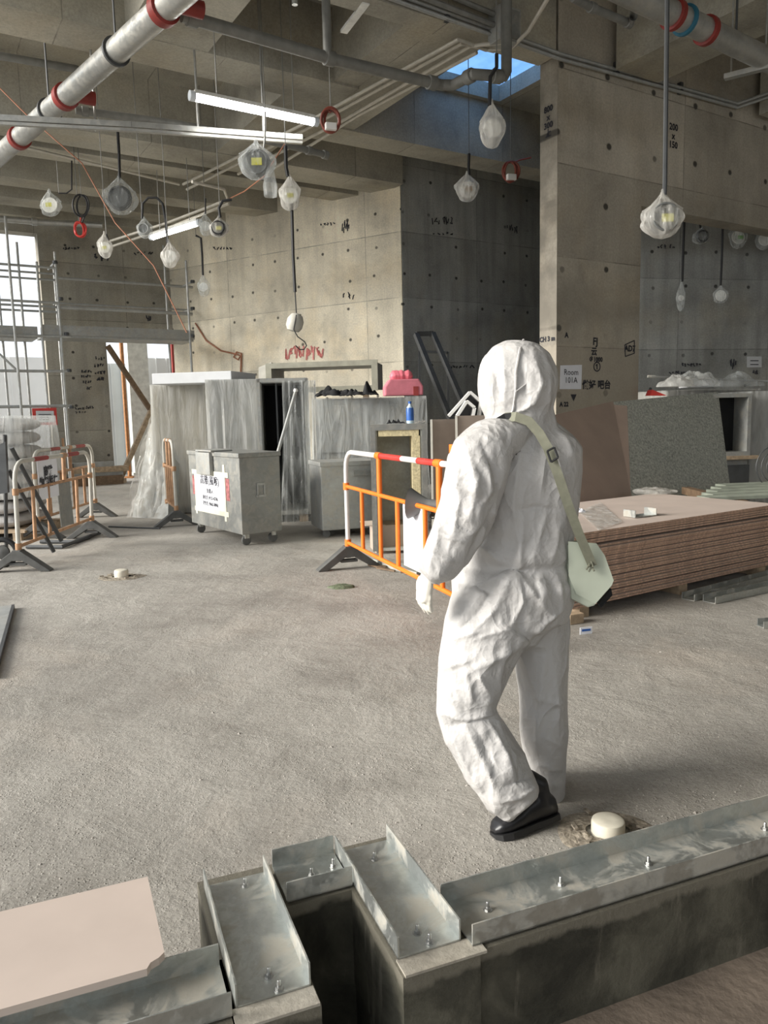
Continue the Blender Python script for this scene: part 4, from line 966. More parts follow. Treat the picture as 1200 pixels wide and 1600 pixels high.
for i, d_ in enumerate((.12, 1.2, 2.25)):
    p = s0+SE1*d_+SE2*(WB/2); o = MB().box(p+Vector((0, 0, .035)), (.09, WB+.04, .07), rz_of(sang)).build('timber_bearer', 'wood')
    o.location = (0, 0, 0); tag(o, ['short timber bearer under the stack corner behind the bag', 'timber bearer under the middle of the board stack', 'timber bearer under the far end of the board stack'][i], 'timber', 'bearers under the board stack')
bk_ = Zp(893, 975); MB_ = MB().box((bk_.x+.02, bk_.y+.03, .034), (.11, .08, .068), .4).build('timber_block', 'wood', bevel=.004); tag(MB_, 'small timber block on the floor at the stack corner by the card', 'timber')
# scraps on the stack
ch = thing('channel_offcut', 'short U-shaped metal channel offcut on the board stack', 'metal channel', Zp(1000, 806, ZT), rz_of(62))
hexa(MB(), Vector((0, 0, 0)), Vector((1, 0, 0)), Vector((0, 1, 0)), -.11, .11, -.06, .06, 0, .005).build('web', 'galvanised', ch, world=False)
for s_ in (-1, 1): hexa(MB(), Vector((0, 0, 0)), Vector((1, 0, 0)), Vector((0, 1, 0)), s_*.11-.003, s_*.11+.003, -.06, .06, 0, .055).build('flange', 'galvanised', ch, world=False)
def lump(name, label, px_, py_, z, r, mat, seed, cat, hgt=.4, n=14, sy=.7):
    p = Zp(px_, py_, z); b = MB()
    def fn(u, v):
        a = u*2*math.pi; rr = r*math.sin(v*math.pi/2)*(1+.35*noise.noise(Vector((math.cos(a)*1.5, math.sin(a)*1.5, seed+v*2))))
        return Vector((math.cos(a)*rr, math.sin(a)*rr*sy, r*hgt*math.cos(v*math.pi/2)*(1+.5*noise.noise(Vector((math.cos(a)*2+seed, math.sin(a)*2, v*3))))))
    b.grid(fn, n*2, n); o = b.build(name, mat, world=False, smooth=True); o.location = p; return tag(o, label, cat)
lump('crumpled_film', 'crumpled grey film bag on the board stack near the leaning sheets', 1020, 770, ZT, .22, 'film_bag', 3, 'film', .22)
lump('paper_scrap', 'small white paper scrap on the board stack', 906, 800, ZT, .05, 'paper', 5, 'paper', .5)
sh_ = thing('clear_sheet', 'thin clear plastic sheet lying flat on the board stack', 'plastic sheet', Zp(950, 815, ZT))
MB().prism([Zp(905, 800, ZT+.004), Zp(938, 785, ZT+.004), Zp(972, 815, ZT+.004), Zp(935, 828, ZT+.004)], (0, 0, .002)).build('sheet', 'film_clear', sh_)
# leaning boards and sheets behind the stack
def leaning(name, label, quad, Y0, Y1, mat, th=.016, cat='board', group=None):
    """quad: bottom-left, bottom-right, top-right, top-left photo points; bottom at depth Y0 pairs, top at Y1 pairs"""
    ps = [Dp(*quad[0], Y0[0]), Dp(*quad[1], Y0[1]), Dp(*quad[2], Y1[1]), Dp(*quad[3], Y1[0])]
    nq = (ps[1]-ps[0]).cross(ps[3]-ps[0]); dq = ray(*quad[2]); ps[2] = CP + dq*((ps[0]-CP).dot(nq)/dq.dot(nq))
    # carry the lower edge down to the floor along the plane of the sheet
    for (b_, t_) in ((0, 3), (1, 2)):
        d = ps[b_]-ps[t_]; ps[b_] = ps[t_] + d*((0-ps[t_].z)/d.z)
    t = thing(name, label, cat, (ps[0]+ps[1])/2, group=group)
    n = (ps[1]-ps[0]).cross(ps[3]-ps[0]).normalized(); n = n if n.y > 0 else -n
    MB().prism(ps, n*th).build('sheet', mat, t)
    return t
leaning('leaning_board', 'wide brown board leaning behind the stack under the room sign', [(868, 778), (985, 764), (958, 627), (850, 652)], (6.85, 7.75), (7.5, 8.25), 'board_leaning')
leaning('leaning_board', 'narrow brown board leaning between the wide brown board and the mottled sheet', [(955, 764), (985, 763), (980, 634), (955, 632)], (8.0, 8.14), (8.66, 8.78), 'board_leaning')
leaning('leaning_sheet', 'large mottled grey-green galvanised sheet leaning behind the stack', [(962, 772), (1142, 770), (1122, 612), (958, 628)], (8.15, 9.3), (8.85, 10.0), 'mottled_sheet', .01, 'metal sheet')
# room beyond the opening
o, x, y, W, H = footprint('r', '', '', 1112, 1172, 615, 10.1, 80, .9, '')
rd = thing('black_duct', 'open-ended duct with black inside and plastic wrap beside the mottled sheet', 'duct', o+x*W/2)
b = MB(); th = .05
for q_ in ((0, W, 0, .9, H-th, H), (0, th, 0, .9, .8, H-th), (W-th, W, 0, .9, .8, H-th), (0, W, .85, .9, .8, H-th), (0, W, 0, .9, .74, .8)): hexa(b, o, x, y, *q_)
b.build('duct_wall', 'galvanised_duct', rd); hexa(MB(), o, x, y, .05, W-.05, .3, .34, .8, H-.05).build('shade_sheet', 'interior_shade', rd)  # near-black sheet paints in the shade inside the duct
hexa(MB(), o, x, y, -.05, W+.1, -.06, .02, .70, .745).build('timber_ledge', 'wood', rd)
hexa(MB(), o, x, y, .0, W, .05, .85, 0, .70).build('stand', 'galvanised_duct', rd)
hexa(MB(), o, x, y, W*.05, W*1.0, -.0, .05, .1, .62).build('open_face', 'steel_dark', rd)
o, x, y, W, H = footprint('r', '', '', 1172, 1262, 612, 10.4, 80, 1.0, '')
wr_ = thing('wrapped_unit', 'polythene-wrapped unit right of the black-mouthed duct', 'duct unit', o+x*W/2)
hexa(MB(), o, x, y, 0, W, .02, 1, 0, H).build('casing', 'galvanised_box', wr_); drape(o, x, y, W, 1.0, H, seed=11).build('polythene_wrap', 'film_milky', wr_, True)
o, x, y, W, H = footprint('r', '', '', 1042, 1180, 610, 11.5, 78, .9, '')
lo = thing('low_duct_pile', 'foil-covered duct lying behind the mottled sheet', 'duct', o+x*W/2)
hexa(MB(), o, x, y, 0, W, 0, .9, 0, H).build('casing', 'galvanised_duct', lo); drape(o, x, y, W, .9, H, seed=14, amp=.08).build('foil_wrap', 'film_bag', lo, True)
zf = H+.03
for i, (px_, r_, mt, lab) in enumerate(((1085, .34, 'film_clear', 'shiny humped plastic bag on the foil-covered duct'), (1058, .25, 'film_milky', 'milky folded plastic on the foil-covered duct near the red corner'), (1150, .32, 'film_bag_clear', 'crumpled silver film on the foil-covered duct beside the long pole end'))):
    lump('plastic_bundle', lab, px_, 604, zf, r_, mt, i*3+1, 'plastic', .5)['group'] = 'plastic bundles'
c_ = Dp(1095, 604, 11.3); c_.z = zf+.06
tag(MB().box(c_, (.55, .25, .10), .1).build('grey_carton', 'paper_grey', bevel=.005), 'flat pale grey carton on the foil-covered duct', 'carton')
c_ = Dp(1030, 616, 10.4); tag(MB().prism([Dp(1016, 618, 10.4), Dp(1042, 618, 10.4), Dp(1020, 609, 10.4)], (0, .2, 0)).build('red_sheet', 'red_plastic'), 'red triangular plastic corner behind the mottled sheet', 'plastic')
pl_ = thing('long_pole', 'long thin pole lying above the foil-covered duct', 'pole', Dp(1100, 591, 10.6)); MB().tube([Dp(1012, 588, 11.1), Dp(1215, 596, 10.9)], .014, 8).build('shaft', 'steel_tube', pl_, True); MB().tube([Dp(1012, 588, 11.1), Dp(1024, 588.5, 11.1)], .02, 8).build('grip', 'white_dusty', pl_, True)
fg = thing('fan_guard', 'round wire fan guard leaning at the right of the green planks', 'fan guard', Dp(1215, 740, 8.6)); fc = Dp(1216, 730, 8.6)
for r_ in (.25, .19, .13, .07): MB().tube([fc+Vector((math.cos(a)*r_, .1*math.sin(a)*r_, math.sin(a)*r_)) for a in [i*math.pi/14 for i in range(28)]], .006, 6, closed=True).build('wire_ring', 'steel_dark', fg, True)
for i in range(5):
    g_ = thing('green_plank', ['nearest', 'second', 'third', 'fourth', 'fifth'][i]+' grey-green plank on the trestle, counted from the board stack', 'plank', Dp(1130, 765, 7.6), group='grey-green planks beside the stack')
    a = Dp(1098+i*7, 776-i*6, 7.35+i*.28); a.z = .52; d_ = Vector((.95, .16, 0)); MB().bar(a, a+d_*2.2, .20, .03).build('plank', 'green_plank', g_)
tr = thing('plank_trestle', 'low timber trestle under the grey-green planks', 'trestle', Dp(1180, 800, 7.9))
for q_ in (Vector((3.45, 7.75, 0)), Vector((4.6, 8.0, 0))):
    MB().box(q_+Vector((0, .2, .46)), (.09, 1.4, .08)).build('beam', 'wood_dark', tr)
    for s_ in (-.3, .7): MB().box(q_+Vector((0, s_, .21)), (.08, .08, .42)).build('leg', 'wood_dark', tr)
# metal channels on the floor right of the stack
for i, (pa_, pb2, lab) in enumerate((((1075, 938), (1215, 900), 'long galvanised channel on the floor under the stack overhang'), ((1108, 942), (1230, 915), 'shorter galvanised channel lying in front of the long one on the floor'))):
    a, b_ = Zp(*pa_), Zp(*pb2); t = thing('floor_channel', lab, 'metal channel', a, group='metal channels beside the stack'); n_ = Vector((-(b_-a).y, (b_-a).x, 0)).normalized()
    MB().bar(a+Vector((0, 0, .004)), b_+Vector((0, 0, .004)), .10, .006).build('web', 'galvanised', t)
    for s_ in (-1, 1): MB().bar(a+n_*(.05*s_)+Vector((0, 0, .027)), b_+n_*(.05*s_)+Vector((0, 0, .027)), .005, .05).build('flange', 'galvanised', t)
a = Zp(1188, 980); t = thing('floor_channel', 'small metal channel end on the open floor', 'metal channel', a, group='metal channels beside the stack')
MB().bar(a+Vector((.0, 0, .004)), a+Vector((.3, .05, .004)), .08, .006).build('web', 'galvanised', t)
for s_ in (-1, 1): MB().bar(a+Vector((0, .04*s_, .025)), a+Vector((.3, .05+.04*s_, .025)), .005, .045).build('flange', 'galvanised', t)

# ================================================================ SMALL THINGS ON THE FLOOR
def floorcap(label, px_, py_, r_, h_, seed):
    p = Zp(px_, py_); t = thing('pipe_cap', label, 'pipe cap', p, group='capped floor pipes')
    MB().lathe([(r_*.96, -.01), (r_, 0), (r_, h_*.75), (r_*.95, h_*.94), (r_*.86, h_), (r_*.3, h_*1.01)], 30).build('cap', 'pvc_cap', t, True, world=False)
    b = MB(); rnd = random.Random(seed); n = 40
    def fn(u, v):
        a = u*2*math.pi; e = 1+.35*noise.noise(Vector((math.cos(a)*1.3, math.sin(a)*1.3, seed)))
        rr = r_*(1.0+v*1.45*e); z_ = .012*(1-v)**.5*(.6+.8*abs(noise.noise(Vector((math.cos(a)*rr*60, math.sin(a)*rr*60, seed))))) + .0008
        return Vector((math.cos(a)*rr*1.35, math.sin(a)*rr, z_ if v < .98 else .0006))
    b.grid(fn, 60, 12); b.build('broken_screed', 'rubble', t, world=False)
    for i in range(9):
        a = rnd.uniform(0, 6.28); d_ = rnd.uniform(1.3, 2.2)*r_; s_ = rnd.uniform(.1, .35)*r_
        MB().box((math.cos(a)*d_*1.3, math.sin(a)*d_, .015+s_*.15), (s_*2.2, s_, s_*.5), rnd.uniform(0, 3)).build('screed_chunk', 'rubble', t, world=False)
    return t
floorcap('cream round pipe cap in broken screed on the open floor near the barriers', 190, 902, .062, .07, 2)
floorcap('cream round pipe cap in broken screed behind the kerb next to the black shoe', 950, 1302, .055, .05, 5)
gl = lump('work_glove', 'green and grey work glove lying by the orange barrier foot', 535, 918, .0, .12, 'green_glove', 4, 'glove', .22, 12, .5)
cd = Zp(917, 992); cdo = thing('name_card', 'small white card with blue print on the floor beside the stack', 'card', cd)
MB().box(cd+Vector((0, .02, .022)), (.085, .004, .045), .25, ).build('card', 'paper', cdo); MB().box(cd+Vector((0, .0175, .026)), (.06, .003, .014), .25).build('print', 'bottle_blue', cdo)
for i in range(7):
    a = Zp(590+i*9, 886+((i*37) % 17)); d_ = Vector((math.cos(i*1.3), math.sin(i*.8), 0))*.22
    tag(MB().bar(a+Vector((0, 0, .008+.003*i)), a+d_+Vector((0, 0, .010+.003*i)), .022, .012).build('wood_stick', 'wood_dark'), 'thin dark wood offcut in the scatter under the orange barrier', 'wood offcut', 'wood offcuts under the barrier')
fp_ = thing('flat_channel', 'flat grey steel section on the floor behind the orange barrier', 'metal channel', Zp(600, 880)); MB().bar(Zp(582, 876)+Vector((0, 0, .02)), Zp(660, 900)+Vector((0, 0, .02)), .12, .04).build('web', 'galvanised_sheet', fp_)
bx_ = Zp(610, 866); bxo = thing('carton', 'brown open carton on the floor behind the orange barrier', 'carton', bx_)
MB().box(bx_+Vector((.05, .3, .14)), (.46, .35, .28), .2).build('carton_body', 'cardboard', bxo); MB().box(bx_+Vector((-.18, .25, .285)), (.2, .35, .006), .2).build('flap', 'cardboard', bxo)
lp = [Zp(0, 1045), Zp(0, 955), Zp(20, 952), Zp(9, 1020)]; d0 = Zp(20, 953)
pk2 = thing('steel_plank', 'dark steel-edged plank lying at the left edge of the floor', 'plank', Zp(0, 1000))
pa0, pb0 = Zp(21, 951), Zp(-9, 1062); dp0 = (pb0-pa0).normalized(); np0 = Vector((dp0.y, -dp0.x, 0)); np0 = np0 if np0.x < 0 else -np0
MB().prism([pa0, pb0, pb0+np0*.45, pa0+np0*.45], (0, 0, .03)).build('plank', 'steel_tube', pk2); MB().bar(pa0+Vector((0, 0, .016)), pb0+Vector((0, 0, .016)), .02, .034).build('edge', 'steel_dark', pk2)
# grit : nobody could count it
gb_ = MB(); rg = random.Random(3)
for i in range(2600):
    px_, py_ = rg.uniform(-80, 1280), 760+ (rg.random()**.8)*640; p = Zp(px_, py_)
    if p.dot(D2) > 6.6 or p.y > 12: continue
    cl = noise.noise(Vector((p.x*.8, p.y*.8, 1))); 
    if cl < -.1 and rg.random() < .8: continue
    s_ = rg.uniform(.0015, .0055)*(1+(.9 if rg.random() < .04 else 0)); h_ = s_*.7; a = rg.uniform(0, 3)
    c, q_ = math.cos(a)*s_, math.sin(a)*s_
    gb_.add([p+Vector((c, q_, 0)), p+Vector((-q_, c*.7, 0)), p+Vector((-c, -q_, 0)), p+Vector((q_, -c, 0)), p+Vector((0, 0, h_))], [(0, 1, 4), (1, 2, 4), (2, 3, 4), (3, 0, 4)])
g = gb_.build('floor_grit', 'stone_grit'); tag(g, 'scattered fine grit and crumbs on the concrete floor', 'grit', kind='stuff')

# ================================================================ SCAFFOLD
def wpl(x, y, off): return hpx(x, y, PW-D2*off, 58)
def rail_pts(x0, x1, y0, off):
    a = wpl(x0, y0, off); b_ = wpl(x1, y0, off); return a, Vector((b_.x, b_.y, a.z))
sc_ = thing('scaffold_tower', 'galvanised tube scaffold tower and gangway in front of the window wall', 'scaffold', wpl(100, 700, 1.5)*1.0)
sc_.location.z = 0
def post(px_, yt, off, yb=None, r_=.026):
    p = wpl(px_, 600, off); zt = wpl(px_, yt, off).z; zb_ = 0 if yb is None else wpl(px_, yb, off).z
    MB().tube([(p.x, p.y, zb_), (p.x, p.y, zt)], r_, 8).build('standard', 'steel_tube', sc_, True)
for px_, yt, off in ((101, 395, 1.5), (72, 410, 1.5), (30, 340, 1.6), (-22, 340, 1.5), (44, 380, .7), (98, 420, .6), (10, 380, .7)): post(px_, yt, off)
for px_, yt, off in ((301, 408, 1.5), (268, 385, .8)): post(px_, yt, off)
for (x0, x1, y0, off, r_) in ((-30, 86, 410, 1.5, .024), (-30, 86, 420, .7, .022), (-30, 86, 430, .7, .022), (-30, 95, 467, 1.5, .026), (-30, 95, 474, .7, .024), (-30, 95, 482, .6, .024), (-30, 110, 522, 1.5, .03), (-30, 108, 579, 1.5, .028), (-30, 112, 636, 1.5, .03),
        (86, 300, 434, .8, .03), (90, 300, 480, 1.45, .036), (95, 300, 474, .7, .022)):
    a, b_ = rail_pts(x0, x1, y0, off); MB().tube([a, b_], r_, 8).build('ledger', 'steel_tube', sc_, True)
for (x, y0) in ((86, 410), (95, 467), (104, 522), (108, 579), (112, 636), (301, 440), (301, 482), (301, 525)):
    a, b_ = wpl(x, y0, 1.5), wpl(x, y0, .7); b_ = a+D2*.8; MB().tube([a, b_], .022, 8).build('transom', 'steel_tube', sc_, True)
    MB().lathe([(.045, -.03), (.05, 0), (.045, .03)], 10, a).build('coupler', 'steel_dark', sc_, True)
MB().tube([wpl(-20, 535, 1.45), wpl(28, 580, 1.45)], .022, 8).build('brace', 'steel_tube', sc_, True)
for (x0, x1) in ((-30, 58), (66, 303)):
    a, b_ = rail_pts(x0, x1, 507, 1.5); a2 = wpl(x0, 529, 1.5); hgt = a.z-a2.z
    MB().prism([a, b_, b_-Vector((0, 0, hgt*.72)), a-Vector((0, 0, hgt*.72))], D2*.03).build('toe_board', 'galvanised_duct', sc_)
    for i in range(3):
        a3, b3 = a-Vector((0, 0, hgt*.85))+D2*(.08+.26*i), b_-Vector((0, 0, hgt*.85))+D2*(.08+.26*i); MB().prism([a3, b3, b3+D2*.24, a3+D2*.24], (0, 0, .05)).build('deck_board', 'steel_tube', sc_)
# red-framed notice hung on the scaffold
rs = thing('red_framed_notice', 'white notice in a red frame hanging on the scaffold ledger', 'sign', wpl(70, 650, 1.56))
qs = [wpl(52, 664, 1.56), wpl(90, 664, 1.56), wpl(88, 637, 1.56), wpl(50, 638, 1.56)]
MB().prism(qs, D2*.02).build('frame', 'red_plastic', rs)
qi = [wpl(57, 660, 1.59), wpl(85, 659.5, 1.59), wpl(84, 642, 1.59), wpl(56, 642, 1.59)]
MB().prism(qi, D2*.01).build('sheet', 'paper_grey', rs)
for yy in (647, 651.5, 655):
    MB().prism([wpl(60, yy+1, 1.6), wpl(80, yy+1, 1.6), wpl(80, yy, 1.6), wpl(60, yy, 1.6)], D2*.004).build('print_line', 'ink', rs)

# ================================================================ OUTSIDE THE OPENINGS
def opl(x, y, off=-2.6): return hpx(x, y, PW-D2*off, 58)
def opanel(name, label, cat, x0, x1, yt, mat, off=-2.6, group=None, zb_=0.0):
    a, b_ = opl(x0, 700, off), opl(x1, 700, off); a.z = b_.z = zb_; zt = opl((x0+x1)/2, yt, off).z
    t = thing(name, label, cat, (a+b_)/2, group=group)
    MB().prism([a, b_, b_+Vector((0, 0, zt-zb_)), a+Vector((0, 0, zt-zb_))], D2*.06).build('sheet', mat, t)
    for i in range(1, 4):
        p = a.lerp(b_, i/4)-D2*.02; MB().box(p+Vector((0, 0, (zt-zb_)/2)), (.03, .03, zt-zb_), rz_of(58)).build('rib', mat, t)
    return t
opanel('site_hoarding', 'pale speckled hoarding sheet outside the doorway', 'hoarding', 150, 212, 568, 'hoarding_grey')
opanel('site_hoarding', 'white hoarding sheet outside the doorway beside the steel column', 'hoarding', 236, 300, 560, 'hoarding_white')
opanel('site_hoarding', 'long white hoarding wall outside the window', 'hoarding', -260, 110, 556, 'hoarding_white', -4.2)
a = opl(222, 700, -2.2); a.z = 0
t = thing('steel_column', 'grey-green steel column outside the doorway', 'column', a)
MB().box(a+Vector((0, 0, 2.1)), (.50, .30, 4.2), rz_of(58)).build('shaft', 'door_steel', t); MB().box(a+Vector((0, 0, .03)), (.62, .42, .06), rz_of(58)).build('base_plate', 'door_steel', t)
t = thing('orange_post', 'orange painted post outside the doorway', 'post', opl(203, 700, -1.2)); p0 = opl(200, 700, -1.2); p0.z = 0
MB().tube([p0, p0+Vector((0, 0, 3.6))], .05, 8).build('shaft', 'wood_orange', t, True); MB().box(p0+Vector((0, 0, .02)), (.2, .2, .04)).build('foot_plate', 'wood_orange', t)
t = thing('rust_red_post', 'rust-red steel post inside the doorway jamb', 'post', opl(281, 700, -.6)); p0 = opl(281, 700, -.6); p0.z = 0
MB().box(p0+Vector((0, 0, 1.65)), (.16, .12, 3.3), rz_of(58)).build('shaft', 'red_dusty', t); MB().box(p0+Vector((0, 0, .02)), (.26, .22, .04), rz_of(58)).build('foot_plate', 'red_dusty', t)
tb = thing('timber_brace', 'long brown timber prop slanting down across the doorway', 'timber', wpl(200, 640, .1)); MB().bar(wpl(168, 540, .12), wpl(236, 642, .12), .12, .10).build('prop', 'wood_dark', tb); MB().bar(wpl(236, 642, .12), wpl(236, 642, .12)-Vector((0, 0, 1.35)), .08, .08).build('strut', 'wood', tb)
tb2 = thing('timber_brace', 'pale timber prop rising from the doorway foot towards the wrapped bundle', 'timber', wpl(190, 712, .16)); pbt = wpl(186, 712, .16); pbt.z = .1; MB().bar(pbt, wpl(240, 632, .16), .12, .10).build('prop', 'wood', tb2); MB().box((pbt.x, pbt.y, .05), (.2, .2, .1)).build('foot_block', 'wood', tb2)
for i, (x0, x1, h_, m_) in enumerate(((100, 190, .10, 'wood_dark'), (110, 192, .22, 'steel_tube'), (95, 200, .34, 'wood'), (112, 178, .45, 'steel_tube'))):
    a, b_ = wpl(x0, 740, .35+.0*i), wpl(x1, 740, .35); a.z = b_.z = h_
    t = thing('threshold_timber', ['thick dark timber sleeper on the floor at the wall foot', 'grey steel tube on top of the dark sleeper at the wall foot', 'brown plank above the steel tube at the wall foot', 'uppermost grey tube of the pile at the wall foot'][i], 'timber' if i % 2 == 0 else 'tube', (a.x, a.y, 0), group='timbers and tubes at the wall foot')
    MB().bar(a, b_, .22 if i % 2 == 0 else .10, .20 if i == 0 else .12).build('length', m_, t)
    MB().bar(a-D1*.03, a+D1*.03, .23, .10).build('end_band', 'steel_dark', t)

# ================================================================ LEFT FOREGROUND : SACKS, TROLLEY
rs_ = random.Random(5); sx0 = Dp(-4, 800, 9.6); sx0.z = 0
zs_ = .12
pal = thing('timber_pallet', 'timber pallet under the grey sacks at the left', 'pallet', sx0)
for i in range(5): MB().box(sx0+Vector((0, -.5+.25*i, .105)), (1.2, .16, .025)).build('slat', 'wood', pal)
for i in (-.5, 0, .5): MB().box(sx0+Vector((i, 0, .045)), (.1, 1.15, .09)).build('bearer', 'wood', pal)
sacks = ['lowest', 'second', 'third', 'fourth', 'fifth', 'sixth', 'seventh', 'topmost']
for i in range(8):
    b = MB(); z0_ = zs_+i*.168
    def fn(u, v, z0_=z0_, i=i):
        a = u*2*math.pi; ph = (v-.5)*math.pi
        cx = math.copysign(abs(math.cos(a))**.4, math.cos(a)); sy = math.copysign(abs(math.sin(a))**.4, math.sin(a)); rr = math.cos(ph)**.35 if abs(v-.5) < .499 else 0
        w_ = 1+.05*noise.noise(Vector((math.cos(a)*2, math.sin(a)*2, i*3+v)))
        return sx0+Vector((cx*.50*rr*w_, sy*.48*rr*w_, z0_+.086+math.sin(ph)*.086))
    b.grid(fn, 28, 9); o = b.build('grey_sack', 'sack', smooth=True); tag(o, 'grey sack, %s of the pile behind the left barriers' % sacks[i], 'sack', 'piled sacks behind the barriers')
fw_ = thing('film_cover', 'clear film draped over the sack pile', 'film', sx0+Vector((0, 0, zs_+8*.168)))
drape(sx0-Vector((.55, .55, 0)), Vector((1, 0, 0)), Vector((0, 1, 0)), 1.1, 1.1, zs_+8*.168+.01, amp=.06, seed=21, zmin=.5).build('sheet', 'film_clear', fw_, True)
tr_ = thing('folding_trolley', 'black folding trolley with a small wheel leaning behind the noticed barrier', 'trolley', Zp(8, 890))
tY = 7.45
for (p, q_, r_) in (((18, 700), (96, 845), .022), ((14, 735), (84, 862), .022), ((8, 680), (10, 870), .02)): MB().tube([Dp(*p, tY), Dp(*q_, tY+.35)], r_, 8).build('frame_tube', 'steel_dark', tr_, True)
MB().prism([Dp(-20, 705, tY-.1), Dp(8, 690, tY-.1), Dp(12, 770, tY-.1), Dp(-20, 775, tY-.1)], (0, .04, 0)).build('side_plate', 'steel_dark', tr_)
wc = Dp(4, 862, tY-.1); wc.z = .15
MB().tube([wc+Vector((math.cos(a)*.125, .02*math.cos(a), math.sin(a)*.125)) for a in [i*math.pi/12 for i in range(24)]], .026, 10, closed=True).build('tyre', 'rubber_black', tr_, True)
MB().lathe([(.02, -.03), (.07, -.012), (.07, .012), (.02, .03)], 18, wc, Matrix.Rotation(R(90), 3, 'X')).build('hub', 'rubber_grey', tr_, True)
bs = [Zp(42, 858), Zp(96, 858), Zp(140, 842)]
MB().tube([p+Vector((0, 0, .025)) for p in bs], .022, 8).build('base_tube', 'steel_dark', tr_, True)
MB().tube([p+Vector((0, .35, .025)) for p in bs], .022, 8).build('base_tube', 'steel_dark', tr_, True)
cbx = thing('thin_rod', 'thin dark rod lying on the floor between the barriers', 'rod', Zp(200, 825)); MB().tube([Zp(170, 824)+Vector((0, 0, .01)), Zp(250, 827)+Vector((0, 0, .01))], .011, 6).build('bar', 'steel_dark', cbx, True)

# ================================================================ CEILING SERVICES
def zpath(pts, z): return [Zp(x, y, z if len(q_) < 3 else q_[2]) for q_ in pts for x, y in [q_[:2]]]
def piperun(name, label, pts, z, r_, mat, cat='pipe', n=12, group=None, cl=None):
    P_ = zpath(pts, z); t = thing(name, label, cat, P_[0], group=group)
    MB().tube(P_, r_, n).build('run', mat, t, True)
    if cl:
        for (i, f_) in cl:
            p = P_[i].lerp(P_[i+1], f_); d = (P_[i+1]-P_[i]).normalized(); q = d.to_track_quat('Z', 'Y').to_matrix()
            MB().lathe([(r_*1.05, -r_*.9), (r_*1.3, -r_*.8), (r_*1.3, r_*.8), (r_*1.05, r_*.9)], 14, p, q).build('socket', mat, t, True)
    return t, P_
def collars(t, P_, fr, r_, mat, wid=.05, nm='coupling'):
    d = (P_[-1]-P_[0]); dn = d.normalized(); q = dn.to_track_quat('Z', 'Y').to_matrix()
    for f_ in fr:
        p = P_[0]+d*f_
        MB().lathe([(r_*1.02, -wid), (r_*1.22, -wid*.8), (r_*1.22, wid*.8), (r_*1.02, wid)], 22, p, q).build(nm, mat, t, True)
ZPIPE = 5.0
t, P_ = piperun('main_pipe', 'large silver steel pipe with red couplings crossing under the beams', [(-150, 376), (330, -52)], ZPIPE, .115, 'galvanised_pipe', n=22)
def frac(px_):   # photo column -> fraction along the pipe
    best = min(range(401), key=lambda i: abs(projx(P_[0].lerp(P_[1], i/400))-px_)); return best/400
def projx(p):
    v = p-CP; return 600+FPX*v.dot(rt)/v.dot(fw)
collars(t, P_, [frac(256), frac(102), frac(30)], .115, 'red_paint', .06); collars(t, P_, [frac(182), frac(78)], .115, 'steel_dark', .02, 'hanger_clamp')
for px_ in (182, 78):
    p = P_[0].lerp(P_[1], frac(px_)); MB().tube([p+Vector((0, 0, .11)), Vector((p.x, p.y, ZSLAB))], .012, 6).build('hanger_rod', 'steel_dark', t, True)
for px_, py_ in ((278, 22), (117, 170)):
    p = P_[0].lerp(P_[1], frac(px_-10)); MB().tube([p, p+D1*.28], .075, 12).build('outlet', 'red_paint', t, True)
piperun('drain_pipe', 'grey plastic branch pipe from the red coupling to the blue roof opening', [(284, 24), (525, 94), (690, 133)], 5.0, .058, 'conduit_dark', cl=[(0, .06), (0, .95), (1, .9)])
t, Q_ = piperun('drain_pipe', 'grey plastic pipe offset with elbows under the blue roof opening', [(690, 133), (708, 133), (740, 116), (766, 118), (786, 121)], 5.0, .058, 'conduit_dark', cl=[(1, .8), (3, .5)])
MB().tube([Q_[-1], Q_[-1]+Vector((.04, .02, .06)), Q_[-1]+Vector((.05, .03, 1.4))], .058, 12).build('riser', 'conduit_dark', t, True)
p = Zp(512, 88, 5.0); t = thing('drain_riser', 'short grey riser pipe with elbow above the branch pipe', 'pipe', p); MB().tube([p, p+Vector((0, 0, .62)), p+Vector((-.12, -.05, .68)), p+Vector((-.30, -.14, .60))], .045, 10).build('run', 'conduit_dark', t, True); MB().tube([p+Vector((-.30, -.14, .60)), p+Vector((-.30, -.14, .42))], .03, 8).build('outlet', 'galvanised', t, True)
piperun('drain_pipe', 'thinner grey branch pipe running from the lower red coupling behind the trunking', [(118, 172), (265, 192), (380, 212), (470, 232), (512, 243)], 5.05, .045, 'conduit_dark', cl=[(0, .1), (3, .3), (3, .9)])
piperun('drain_pipe', 'black-lettered grey pipe at the upper left behind the main pipe', [(-20, 84), (120, 108), (135, 118)], 5.7, .045, 'conduit_dark')
piperun('drain_pipe', 'grey-green pipe with a joint along the far beam above the window', [(-20, 340), (62, 347), (160, 352)], 5.3, .06, 'galvanised_pipe', cl=[(0, .9)])
# cable trunking (galvanised strut) hung under the long lamp
P_ = zpath([(-230, 173), (206, 196), (472, 216)], 4.72); t = thing('cable_trunking', 'bright galvanised strut trunking hung below the lit tube lamp', 'trunking', P_[0])
for a, b_ in ((P_[0], P_[1]), (P_[1], P_[2])):
    MB().bar(a, b_, .085, .06).build('strut', 'galvanised_pipe', t); MB().bar(a+Vector((0, -.02, -.06)), b_+Vector((0, -.02, -.06)), .05, .03).build('lower_strut', 'galvanised_pipe', t)
for x_ in (310, 412, 150): p = Zp(x_, 205, 4.72); MB().tube([p, Vector((p.x, p.y, ZSLAB))], .014, 8).build('drop_rod', 'galvanised_pipe', t, True)
